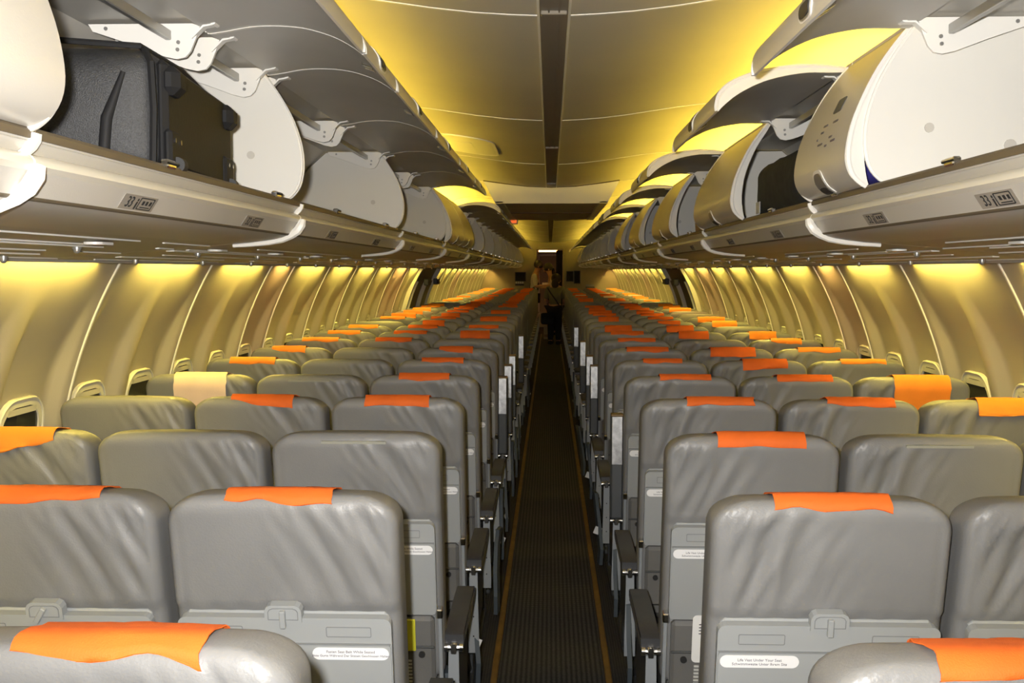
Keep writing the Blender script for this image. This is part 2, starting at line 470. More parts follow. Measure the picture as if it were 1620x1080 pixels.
# ------------------------------------------------------------------ side walls
RC, ZC = 1.77, 0.70
def wall_pt(z, depth=0.0):
    """x of the wall skin at height z, depth > 0 pushes outboard"""
    return math.sqrt(max(0.01, (RC + depth) ** 2 - (z - ZC) ** 2))
def wall_panel_mesh(L, s, bays):
    b = MB()
    ny = 22 * bays; nz = 26
    ys = [L * j / ny for j in range(ny + 1)]
    zs = [0.05 + (1.66 - 0.05) * i / nz for i in range(nz + 1)]
    for i, z in enumerate(zs):
        for y in ys:
            t = (y / L * bays) % 1.0
            if y >= L - 1e-6: t = 0.999
            e = min(t, 1 - t) * (L / bays)                    # distance to the bay edge
            prof = sstep(0.028, 0.085, e)                      # recessed window field
            amt = sstep(1.56, 1.20, z) * 0.046
            d = prof * amt
            q = 0.055 * sstep(0.0, 0.02, min(y, L - y)) if False else 0
            b.v.append((s * wall_pt(z, d), y, z))
    w = ny + 1
    for i in range(nz):
        for j in range(ny):
            b.f.append((i * w + j, i * w + j + 1, (i + 1) * w + j + 1, (i + 1) * w + j))
    return b.mesh('sidewall_panel', 'wall', True, 80)
def seam_mesh(s):
    pts = []
    b = MB()
    zs = [0.05 + (1.62 - 0.05) * i / 24 for i in range(25)]
    A = [(wall_pt(z, 0.004), z) for z in zs]; B = [(wall_pt(z, -0.006), z) for z in zs]
    return b.strip_solid(A, B, -0.005, 0.005, s).mesh('seam_strip', 'trim_white', True)
WZ = 0.955
def window_meshes(s):
    ang = math.asin((WZ - ZC) / RC)
    # local frame: origin on the wall, normal inboard
    nrm = Vector((-s * math.cos(ang), 0, -math.sin(ang)))
    up = Vector((-s * math.sin(ang), 0, math.cos(ang)))
    ax = Vector((0, 1, 0))
    mt = Matrix.Translation((s * RC * math.cos(ang), 0, WZ)) @ Matrix((ax, up, nrm)).transposed().to_4x4()
    d0 = -0.036
    fr = ring(rrect(0.155, 0.205, 0.10), rrect(0.125, 0.175, 0.080), 0.012, mt, d0)
    lip = MB()
    pts = [(p[0], p[1]) for p in rrect(0.15, 0.20, 0.098)]
    loop = [mt @ Vector((p[0], p[1], d0 + 0.012)) for p in pts]; loop.append(loop[0])
    lip.tube(loop, 0.005, 5, False)
    pane = plate(rrect(0.125, 0.175, 0.08), 0.004, mt, d0 + 0.002)
    shade = plate(rrect(0.095, 0.010, 0.004, cy=0.160), 0.006, mt, d0 + 0.006)
    return (fr.mesh('window_frame', 'wall_trim', True), lip.mesh('window_rim', 'wall_trim', True), pane.mesh('window_pane', 'glass'), shade.mesh('window_shade', 'shade'))

added_lamp_baffle = MB().box(-0.036, 0.026, -0.002, 0.002, -0.028, 0.024).mesh('added_lamp_baffle', 'psu')  # added plates, out of view, to sharpen the ends of each wall light
SEAMS = [-1.2, -0.40, 0.62, 1.635, 2.65, 3.665, 4.68, 5.70, 6.208] + [6.208 + 1.016 * i for i in range(1, 7)]      # up to 12.30
EXIT_A, EXIT_B = SEAMS[-1], SEAMS[-1] + 2.032
SEAMS2 = [EXIT_B + 1.016 * i for i in range(0, 12)]
SEAMS2 = [y for y in SEAMS2 if y < 25.6] + [26.2]
walls = {}
for s in (-1, 1):
    side = SIDE[s]
    w = struct(ob('wall_' + side, None), 'curved cream sidewall on the %s of the cabin with yellow light along its top' % side)
    walls[s] = w
    wm = window_meshes(s); sm = seam_mesh(s)
    pm = {}; lm = {}
    segs = list(zip(SEAMS[:-1], SEAMS[1:])) + list(zip(SEAMS2[:-1], SEAMS2[1:]))
    for i, (a, b) in enumerate(segs):
        L = round(b - a, 3); bays = 1 if L < 0.75 else 2
        if L not in pm: pm[L] = wall_panel_mesh(L, s, bays)
        p = ob('sidewall_panel', pm[L], w, (0, a, 0))
        ob('seam_strip', sm, p, (0, 0, 0))
        for k in range(bays):
            yy = L * (k + 0.5) / bays
            for nm, me in zip(('window_frame', 'window_rim', 'window_pane', 'window_shade'), wm):
                ob(nm, me, p, (0, yy, 0))
        warm = bays == 1 or i == 12 or (a > 15 and i % 4 == 1)
        key = (L, warm)
        if key not in lm:
            g = 0.19 if bays == 2 else 0.13
            lm[key] = MB().box(-0.010, 0.010, g, L - g, -0.004, 0.004).mesh('wash_lamp', 'warm_lamp' if warm else 'wash_lamp')
        ob('wash_lamp', lm[key], p, (s * 1.472, 0, 1.636))
        for yb_ in (0.17 if bays == 2 else 0.11, L - (0.17 if bays == 2 else 0.11)):
            ob('added_lamp_baffle', added_lamp_baffle, p, (s * 1.485, yb_, 1.636))
    # exit hatches
    for k in range(2):
        a = EXIT_A + k * 1.016
        h = ob('exit_hatch', None, w, (0, a, 0), label='plain grey emergency exit hatch')
        hp = MB()
        zs = [0.05 + (1.60 - 0.05) * i / 16 for i in range(17)]
        hp.strip_solid([(wall_pt(z, 0.02), z) for z in zs], [(wall_pt(z, 0.05), z) for z in zs], 0.0, 1.016, s)
        ob('hatch_surround', hp.mesh('hatch_surround', 'hatch', True), h)
        hp = MB(); zs = [0.45 + 1.0 * i / 12 for i in range(13)]
        hp.strip_solid([(wall_pt(z, -0.02), z) for z in zs], [(wall_pt(z, 0.02), z) for z in zs], 0.25, 0.80, s)
        ob('hatch_panel', hp.mesh('hatch_panel', 'hatch', True), h)
        ob('hatch_trim', MB().strip_solid([(wall_pt(z, -0.03), z) for z in zs], [(wall_pt(z, 0.02), z) for z in zs], 0.215, 0.245, s).mesh('hatch_trim', 'wall_trim', True), h)
        ob('hatch_handle', MB().bbox(s * 1.50 - .03, s * 1.50 + .03, 0.40, 0.66, 1.40, 1.48, 0.01).mesh('hatch_handle', 'frame_dark'), h)
        ob('window_frame', wm[0], h, (0, 0.52, 0))
    # pillar trims beside the exits
    for y in (EXIT_A - 0.02, EXIT_B):
        zs = [0.05 + 1.56 * i / 16 for i in range(17)]
        ob('pillar_trim', MB().strip_solid([(wall_pt(z, -0.03), z) for z in zs], [(wall_pt(z, 0.02), z) for z in zs], y - 0.04, y + 0.04, s).mesh('pillar_trim', 'wall_trim', True), w)
    # valance above the wash lamps
    ob('valance', MB().sheet([(1.445, 1.604), (1.448, 1.655), (1.50, 1.665)], CABIN_Y0, 26.2, 0.006, s).mesh('valance', 'psu'), w)
    ob('valance_top', MB().box(min(s * 1.44, s * 1.62), max(s * 1.44, s * 1.62), CABIN_Y0, 26.2, 1.662, 1.672).mesh('valance_top', 'psu'), w)
struct(bo('wall_back', 'bulkhead', -1.78, 1.78, CABIN_Y0 - 0.05, CABIN_Y0, 0, 2.4), 'plain rear bulkhead')

# ------------------------------------------------------------------ overhead bins
H = (0.800, 2.130)
OUTER = [(0.800, 2.130), (0.768, 2.094), (0.728, 2.038), (0.694, 1.974), (0.670, 1.912), (0.659, 1.860), (0.661, 1.828), (0.674, 1.803), (0.693, 1.789), (0.708, 1.784)]
INNER = [(0.804, 2.118), (0.785, 2.086), (0.752, 2.034), (0.726, 1.976), (0.709, 1.922), (0.702, 1.877), (0.701, 1.845), (0.704, 1.820), (0.708, 1.800), (0.712, 1.787)]
ENDW = [(0.765, 1.786), (0.735, 1.800), (0.712, 1.828), (0.702, 1.870), (0.706, 1.925), (0.728, 1.995), (0.760, 2.055), (0.790, 2.100), (0.812, 2.128), (1.06, 2.130), (1.14, 2.06), (1.285, 1.88), (1.29, 1.772), (0.765, 1.772)]
def low_(P_):
    return [(x, z - 0.012 * (1 - sstep(1.80, 1.92, z)) if z > 1.76 else z) for x, z in P_]
OUTER, INNER, ENDW = low_(OUTER), low_(INNER), low_(ENDW)
def smooth_pts(P_, n=3):
    out = []
    for i in range(len(P_) - 1):
        p0, p1, p2, p3 = P_[max(0, i - 1)], P_[i], P_[i + 1], P_[min(len(P_) - 1, i + 2)]
        for k in range(n):
            t = k / n
            out.append(tuple(0.5 * (2 * p1[c] + (p2[c] - p0[c]) * t + (2 * p0[c] - 5 * p1[c] + 4 * p2[c] - p3[c]) * t * t + (3 * p1[c] - p0[c] - 3 * p2[c] + p3[c]) * t ** 3) for c in (0, 1)))
    return out + [tuple(P_[-1])]
OUTER0 = OUTER
OUTER, INNER = smooth_pts(OUTER), smooth_pts(INNER)
ENDW_EDGE = smooth_pts(ENDW[:9])
ENDW = ENDW_EDGE + ENDW[9:]
bin_cache = {}
def cached(key, fn):
    if key not in bin_cache: bin_cache[key] = fn()
    return bin_cache[key]

def rail_profile():
    return [(0.722, 1.7625), (0.708, 1.762), (0.710, 1.758), (0.718, 1.750), (0.731, 1.7405)]
NOSE = [(0.731, 1.7405), (0.720, 1.7390), (0.712, 1.7352), (0.7075, 1.7290), (0.7075, 1.7225), (0.716, 1.7155)]
LOW = [(0.7395, 1.6805), (0.752, 1.6745), (0.775, 1.668), (0.81, 1.6625), (0.855, 1.658), (0.912, 1.654)]

def door_meshes(W, s):
    o = lambda pts: [(p[0] - H[0], p[1] - H[1]) for p in pts]
    mid = [((a[0] * .7 + b[0] * .3), (a[1] * .7 + b[1] * .3)) for a, b in zip(OUTER, INNER)]
    sk = MB().strip_solid(o(OUTER), o(mid), 0.008, W - 0.008, s).mesh('door_skin', 'bin_skin', True)
    inn = MB().strip_solid(o(mid), o(INNER), 0.016, W - 0.016, s).mesh('inner_panel', 'door_inner', True)
    def cap(y0, y1):
        b = MB().strip_solid(o(mid), o(INNER), y0, y1, s)
        return b.mesh('end_cap', 'bin_white', True)
    def rim(y):
        return MB().tube([(s * p[0], y, p[1]) for p in o([((a[0] * .78 + b[0] * .22), (a[1] * .78 + b[1] * .22)) for a, b in zip(OUTER, INNER)])], 0.0075, 6).mesh('edge_trim', 'trim_white', True)
    caps = (cap(0.004, 0.016), cap(W - 0.016, W - 0.004))
    rims = (rim(0.009), rim(W - 0.009))
    # handle recess: oval plate on the lower outside
    def onskin(t, off):
        t = max(0, min(len(OUTER) - 1.001, t * 3)); i = int(t); f = t - i
        a, b = Vector(OUTER[i]), Vector(OUTER[i + 1]); p = a.lerp(b, f); d = (b - a).normalized(); nn = Vector((-abs(d.y), d.x if d.y < 0 else -d.x))
        nn = Vector((d.y, -d.x));
        if nn.x > 0: nn = -nn
        p = p + nn * off
        return (s * (p.x - H[0]), p.y - H[1])
    def patch(yc, hw, t0, t1, off, th, oval=True, n=14):
        b = MB(); rows = []
        outl = []
        for k in range(n * 2):
            a = 2 * PI * k / (n * 2)
            ca, sa = math.cos(a), math.sin(a)
            ex = 0.6 if oval else 0.25
            yy = yc + hw * math.copysign(abs(ca) ** ex, ca); tt = (t0 + t1) / 2 + (t1 - t0) / 2 * math.copysign(abs(sa) ** ex, sa)
            outl.append((yy, tt))
        nn_ = len(outl)
        c0 = onskin((t0 + t1) / 2, off + th); b.v.append((c0[0], yc, c0[1]))
        for f in (0.5, 1.0):
            for (yy, tt) in outl:
                y2 = yc + (yy - yc) * f; t2 = (t0 + t1) / 2 + (tt - (t0 + t1) / 2) * f
                q = onskin(t2, off + th); b.v.append((q[0], y2, q[1]))
        for (yy, tt) in outl:
            q = onskin(tt, off - 0.004); b.v.append((q[0], yy, q[1]))
        for k in range(nn_):
            j = (k + 1) % nn_
            b.f += [(0, 1 + k, 1 + j), (1 + k, 1 + nn_ + k, 1 + nn_ + j, 1 + j), (1 + nn_ + k, 1 + 2 * nn_ + k, 1 + 2 * nn_ + j, 1 + nn_ + j)]
        return b
    hc = W * 0.5
    hb = patch(hc, 0.048, 5.6, 8.6, 0.001, 0.0015).mesh('handle_bezel', 'trim_white', True)
    hr = patch(hc, 0.041, 5.85, 8.4, 0.0025, 0.001).mesh('handle_recess', 'grey_metal', True)
    hd = patch(hc, 0.034, 7.1, 8.2, 0.004, 0.001).mesh('handle_paddle', 'dark', True)
    lat = MB()
    for dy in (-0.02, 0.02):
        lat.bbox(s * (0.700 - H[0]) - .008, s * (0.700 - H[0]) + .008, hc + dy - .010, hc + dy + .010, 1.792 - H[1], 1.825 - H[1], .003)
    lat.tube([(s * (0.698 - H[0]), hc - .03, 1.808 - H[1]), (s * (0.698 - H[0]), hc + .03, 1.808 - H[1])], .005, 6)
    lat = lat.mesh('door_latch', 'chrome')
    return dict(skin=sk, inner=inn, caps=caps, rims=rims, bezel=hb, recess=hr, paddle=hd, latch=lat, patch=patch)

BRK = [(1.04, 2.128), (1.03, 2.112), (0.94, 2.082), (0.87, 2.056), (0.842, 2.050), (0.822, 2.054), (0.810, 2.067), (0.798, 2.095), (0.788, 2.122), (0.805, 2.128)]
def bracket_mesh(s):
    b = MB().prism(BRK, -0.004, 0.004, s)
    return b.mesh('hinge_bracket', 'trim_white')
def bolts_mesh(s):
    b = MB()
    for (x, z) in ((0.839, 2.071), (0.837, 2.087), (1.00, 2.118)):
        b.tube([(s * x, -0.006, z), (s * x, 0.006, z)], 0.0045, 8)
    return b.mesh('bracket_bolt', 'grey_metal')

PLAC_ROWS = {}
def placard(parent, s, y, num, big):
    """row number plate on the slanted face between rail and seam line"""
    a = Vector((0.7165, 1.7145)); b = Vector((0.7385, 1.6815))
    c = (a + b) / 2
    d = (b - a).normalized()                                  # downwards
    up3 = Vector((-s * d.x, 0, -d.y)); ax = Vector((0, -s, 0)) if False else Vector((0, 1 if s < 0 else -1, 0))
    nrm = ax.cross(up3).normalized()
    m3 = Matrix((ax, up3, nrm)).transposed()
    pl = ob('row_placard', cached(('pl', ), lambda: plate(rrect(0.074, 0.0145, 0.002, 2), 0.0008).mesh('row_placard', 'placard')), parent)
    pl.matrix_local = Matrix.Translation(Vector((s * c.x, y, c.y)) + nrm * 0.0005) @ m3.to_4x4()
    if big:
        t = ob('row_number', cached(('num', num), lambda: text_mesh('row_number', num, 0.030, 'dark')), pl, (-0.040, -0.0005, 0.0012))
        ic = ob('seat_symbol', cached(('sym',), lambda: symbol_mesh()), pl, (0.030, 0, 0.001))
    else:
        ob('row_number', cached(('num', num), lambda: text_mesh('row_number', num, 0.030, 'dark')), pl, (-0.040, -0.0005, 0.0012))
        ob('seat_symbol', cached(('sym',), lambda: symbol_mesh()), pl, (0.030, 0, 0.001))
def symbol_mesh():
    b = ring(rrect(0.022, 0.0105, 0.002, 2), rrect(0.020, 0.0090, 0.0015, 2), 0.0006)
    for k in range(3):
        x = -0.012 + 0.011 * k
        b.box(x, x + 0.006, -0.002, 0.005, 0, 0.0006)
    b.box(-0.013, 0.016, -0.007, -0.0055, 0, 0.0006)
    b.box(-0.030, -0.026, -0.0105, 0.002, 0, 0.0006); b.ball((-0.028, 0.0055, 0.0003), 0.0026, 6, 4, (1, 1, .2))
    b.map(lambda p: Vector((p.x * 1.45, p.y * 1.15, p.z)))
    return b.mesh('seat_symbol', 'dark')

def make_bin(s, y0, y1, doors, label, num=None, divider=None, detail=True):
    """doors: list of (width fraction start, end, open angle or None)"""
    L = round(y1 - y0, 3)
    e = ob('overhead_bin', None, None, (0, y0, 0))
    tag(e, label, 'overhead bin', 'overhead bins on the %s side' % SIDE[s])
    k = (s, L)
    shell_prof = [(0.722, 1.757), (1.295, 1.757), (1.295, 1.88), (1.148, 2.066), (1.065, 2.137), (0.812, 2.139)]
    ob('shell', cached(k + ('shell',), lambda: MB().sheet(shell_prof, 0.004, L - 0.004, -0.008, s).mesh('shell', 'door_inner')), e)
    ob('lip_seal', cached(k + ('lip',), lambda: MB().prism([(0.728, 1.774), (0.710, 1.773), (0.706, 1.768), (0.707, 1.758), (0.728, 1.757)], 0.003, L - 0.003, s).mesh('lip_seal', 'seal')), e)
    ob('grip_rail', cached(k + ('rail',), lambda: MB().sheet(rail_profile(), 0.003, L - 0.003, 0.008, s).mesh('grip_rail', 'bin_skin', True, 50)), e)
    ob('nose_rail', cached(k + ('nose_highlight',), lambda: MB().sheet(NOSE, 0.003, L - 0.003, 0.006, s).mesh('nose_rail', 'nose_highlight', True, 50)), e)
    ob('number_face', cached(k + ('nf',), lambda: MB().sheet([(0.716, 1.7155), (0.739, 1.6805)], 0.003, L - 0.003, 0.010, s).mesh('number_face', 'bin_skin')), e)
    ob('lower_panel', cached(k + ('low',), lambda: MB().sheet(LOW, 0.003, L - 0.003, 0.006, s).mesh('lower_panel', 'bin_lower', True)), e)
    ob('painted_gap_shade', cached(k + ('gap',), lambda: MB().prism([(0.7370, 1.6852), (0.7372, 1.6822), (0.7395, 1.6795), (0.7425, 1.6779), (0.747, 1.683), (0.743, 1.689)], 0.003, L - 0.003, s).mesh('painted_gap_shade', 'seal')), e)  # solid dark strip: shade of the joint put into its colour
    ew = cached((s, 'endwall'), lambda: MB().prism(ENDW, -0.008, 0.008, s).mesh('end_wall', 'bin_white'))
    et = cached((s, 'endtrim'), lambda: MB().tube([(s * p[0], 0, p[1]) for p in ENDW_EDGE], 0.006, 6).mesh('end_wall_trim', 'trim_white', True))
    st = cached((s, 'seamtrim'), lambda: seam_trim(s))
    w0 = ob('end_wall', ew, e, (0, 0.010, 0)); ob('end_wall_trim', et, w0)
    w1 = ob('end_wall', ew, e, (0, L - 0.010, 0)); ob('end_wall_trim', et, w1)
    if detail:
        ob('wall_button', cached((s, 'wb'), lambda: MB().tube([(s * 0.84, -0.011, 1.90), (s * 0.84, -0.006, 1.90)], 0.011, 12).mesh('wall_button', 'bin_skin')), w1)
    ob('seam_trim', st[0], e, (0, L, 0)); ob('seam_trim', st[1], e, (0, L, 0))
    if divider is not None:
        w2 = ob('end_wall', ew, e, (0, divider, 0)); ob('end_wall_trim', et, w2)
        ob('wall_button', cached((s, 'wb'), None), w2); ob('wall_button', cached((s, 'wb2'), lambda: MB().tube([(s * 1.02, -0.011, 1.86), (s * 1.02, -0.006, 1.86)], 0.014, 12).mesh('wall_button', 'bin_skin')), w2)
    for i, (a, b, ang) in enumerate(doors):
        W = round(b - a, 3)
        dm = cached((s, W, 'door'), lambda: door_meshes(W, s))
        d = ob('bin_door', dm['skin'], e, (s * H[0], a, H[1]))
        if ang is None:
            ob('inner_panel', dm['inner'], d)
        else:
            d.rotation_euler = (0, s * R(ang), 0)
            ob('inner_panel', dm['inner'], d, label='grey inside of the raised door')
        for c in dm['caps']: ob('end_cap', c, d)
        for c in dm['rims']: ob('edge_trim', c, d)
        ob('handle_bezel', dm['bezel'], d); ob('handle_recess', dm['recess'], d); ob('handle_paddle', dm['paddle'], d)
        ob('door_latch', dm['latch'], d)
        bm_ = cached((s, 'brk'), lambda: bracket_mesh(s)); bo_ = cached((s, 'bolt'), lambda: bolts_mesh(s))
        if ang is not None:
            for yy in (a + 0.07, b - 0.07):
                br = ob('hinge_bracket', bm_, e, (0, yy, 0))
                ob('bracket_bolt', bo_, br)
                ob('bracket_arm', cached((s, ang, 'arm'), lambda: arm_mesh(s, ang)), br)
            ob('torque_bar', cached((s, W, 'bar'), lambda: MB().bbox(s * 0.86 - .007, s * 0.86 + .007, 0.07, W - 0.07, 2.092, 2.114, 0.002).mesh('torque_bar', 'grey_metal')), e, (0, a, 0))
        # catch on the lip
        ob('lip_catch', cached((s, 'catch'), lambda: MB().bbox(min(s * .700, s * .716), max(s * .700, s * .716), -0.022, 0.022, 1.766, 1.782, .003).tube([(s * .702, -.03, 1.776), (s * .702, .03, 1.776)], .004, 6).mesh('lip_catch', 'chrome')), e, (0, (a + b) / 2, 0))
    if num:
        for (yy, t) in num: placard(e, s, yy, t, True)
    return e
def arm_mesh(s, ang):
    """strap from the bracket top onto the raised door"""
    a = R(-ang)
    b = MB()
    def rot(p):
        x, z = p[0] - H[0], p[1] - H[1]
        return (H[0] + x * math.cos(a) - z * math.sin(a), H[1] + x * math.sin(a) + z * math.cos(a))
    p0 = (0.806, 2.098); p1 = rot((0.797, 2.108)); p2 = rot((0.784, 2.088))
    A = [p0, p1, p2]; n0 = Vector((p2[0] - p1[0], p2[1] - p1[1])).normalized(); nn = Vector((-n0.y, n0.x)) * 0.005
    b.strip_solid(A, [(p[0] + nn.x, p[1] + nn.y) for p in A], -0.011, 0.011, s)
    b.tube([(s * p2[0], -0.016, p2[1]), (s * p2[0], 0.016, p2[1])], 0.006, 8)
    return b.mesh('bracket_arm', 'trim_white', True)
def seam_trim(s):
    up = MB().tube([(s * 0.706, 0.0, 1.766), (s * 0.708, 0.0, 1.757), (s * 0.713, 0.0, 1.748), (s * 0.721, 0.0, 1.738)], [0.009, 0.010, 0.009, 0.006], 6)
    lo = MB().tube([(s * 0.704, 0.004, 1.722), (s * 0.706, 0, 1.708), (s * 0.717, 0, 1.692), (s * 0.735, 0, 1.680), (s * 0.76, 0, 1.668), (s * 0.80, 0, 1.659), (s * 0.85, 0, 1.653), (s * 0.90, 0, 1.6495)],
                   [0.010, 0.013, 0.013, 0.012, 0.010, 0.008, 0.006, 0.005], 8)
    return up.mesh('seam_trim', 'trim_white', True), lo.mesh('seam_trim', 'trim_white', True)

OL, OR_ = 67, 58
nb = len(BOUND) - 1
for s in (-1, 1):
    for i in range(nb):
        y0, y1 = BOUND[i], BOUND[i + 1]; L = y1 - y0
        half = 1.015 if L > 1.2 else L
        a_ = OL if s < 0 else OR_
        spans = [(0.0, half), (half, L)] if L > 1.2 else [(0.0, L)]
        if s < 0:
            if i == 0: st = 'CC'
            elif i == 4: st = 'CC'
            elif i == nb - 1: st = 'C'
            else: st = 'OO'
        else:
            if i == 0: st = 'CC'
            elif i == nb - 1: st = 'C'
            elif i in (1, 2, 3, 4): st = 'OC'
            elif i == nb - 2: st = 'CO'
            elif i in (5,): st = 'OC'
            else: st = 'OO'
        ds = [(a, b, a_ if st[j] == 'O' else None) for j, (a, b) in enumerate(spans)]
        desc = {'CC': 'both doors shut', 'OO': 'both doors raised', 'OC': 'one door raised and one shut', 'CO': 'one door shut and one raised', 'C': 'its single door shut'}[st]
        num = None
        if i == 1: num = [(0.41 if s < 0 else 0.36, '33'), (1.12 if s < 0 else 1.01, '32')]
        elif i in (2, 3, 4, 5):
            r0 = 31 - (i - 2) * 2 - (1 if i > 3 else 0)
            num = [(0.52, str(r0)), (1.40, str(r0 - 1))]
        lab = '%s overhead bin from the camera on the %s side, %s' % (ORD[i], SIDE[s], desc)
        make_bin(s, y0, y1, ds, lab, num, divider=1.015 if (s > 0 and i == 1) else None, detail=i < 8)

# printed notice on the narrow closed door to the right of the aisle
notice = None
for o in COL.objects:
    if o.name.startswith('bin_door') and abs(o.location.x - H[0]) < 1e-3 and abs(o.parent.location.y - BOUND[1]) < 1e-3 and o.location.y > 0.9:
        notice = o
if notice:
    dm = cached((1, 0.515, 'door'), None)
    ob('notice_plate', dm['patch'](0.20, 0.035, 2.6, 3.15, 0.0005, 0.0012, False).mesh('notice_plate', 'frame_dark'), notice)
    random.seed(4)
    for k, (yy, t, w) in enumerate(((0.26, 3.5, .04), (0.17, 3.5, .045), (0.27, 3.75, .03), (0.30, 4.0, .012), (0.26, 4.25, .045), (0.17, 4.1, .03), (0.14, 4.3, .04), (0.20, 4.4, .02))):
        ob('notice_line', dm['patch'](yy, w / 2, t, t + 0.09, 0.0003, 0.0008, False, 4).mesh('notice_line', 'ink'), notice)

# ------------------------------------------------------------------ passenger service panels under the bins
random.seed(11)
def psu_z(x): return 1.654 + (x - 0.912) / (1.445 - 0.912) * (1.612 - 1.654)
psm = {}
for s in (-1, 1):
    for i in range(nb):
        y0, y1 = BOUND[i], BOUND[i + 1]; L = round(y1 - y0, 3)
        e = ob('service_panel', None, None, (0, y0, 0))
        tag(e, 'grey passenger service panel under the %s overhead bin on the %s side' % (ORD[i], SIDE[s]), 'service panel', 'service panels under the bins')
        if (s, L) not in psm:
            psm[(s, L)] = MB().sheet([(0.912, 1.654), (1.10, psu_z(1.10)), (1.445, 1.612)], 0.003, L - 0.003, 0.012 if s > 0 else 0.012, s).mesh('panel', 'psu')
        ob('panel', psm[(s, L)], e)
        rng = random.Random(100 + i * 2 + (s > 0))
        for (x, w) in ((0.965, 0.003), (1.07, 0.005), (1.11, 0.012), (1.22, 0.004), (1.31, 0.010), (1.40, 0.003)):
            t = rng.uniform(0.0, 0.25) * L; n_ = 0
            while t < L - 0.1 and n_ < 3:
                ln = rng.uniform(0.35, 0.8) * L
                t1 = min(L - 0.01, t + ln)
                z = psu_z(x)
                ob('seam_strip', MB().box(min(s * (x - w), s * (x + w)), max(s * (x - w), s * (x + w)), t, t1, z - 0.003, z + 0.002).mesh('seam_strip', 'psu_strip'), e)
                t = t1 + rng.uniform(0.06, 0.3) * L; n_ += 1
        for k in range(int(round(L / 0.68))):
            yy = 0.34 + 0.68 * k
            if yy > L - 0.05: continue
            if (s, 'lens') not in psm:
                psm[(s, 'lens')] = plate(rrect(0.045, 0.022, 0.02), 0.006).mesh('reading_light', 'psu_strip')
                psm[(s, 'gasp')] = MB().ball((0, 0, 0.002), 0.009, 10, 6).tube([(0, 0, 0.004), (0, 0, 0.016)], 0.011, 10).mesh('air_nozzle', 'grey_metal', True)
            for (x, dy) in ((1.115, 0.0), (1.385, 0.18)):
                ob('air_nozzle', psm[(s, 'gasp')], e, (s * x, min(yy + dy, L - .03), psu_z(x) - 0.012))
            ob('reading_light', psm[(s, 'lens')], e, (s * 1.02, yy - 0.1, psu_z(1.02) - 0.008), (0, 0, R(90)))

# ------------------------------------------------------------------ seats
H_SEAT = 1.154
TILT = R(11)
DOWN = Vector((0, math.sin(TILT), -math.cos(TILT)))
FWD = Vector((0, math.cos(TILT), math.sin(TILT)))
ORI = Vector((0, 0, H_SEAT))
def bk(x, s_, w): return Vector((x, 0, 0)) + ORI + DOWN * s_ + FWD * w
BM = Matrix(((1, 0, 0, 0), (0, DOWN.y, FWD.y, 0), (0, DOWN.z, FWD.z, H_SEAT), (0, 0, 0, 1)))   # (x, s, w) -> local

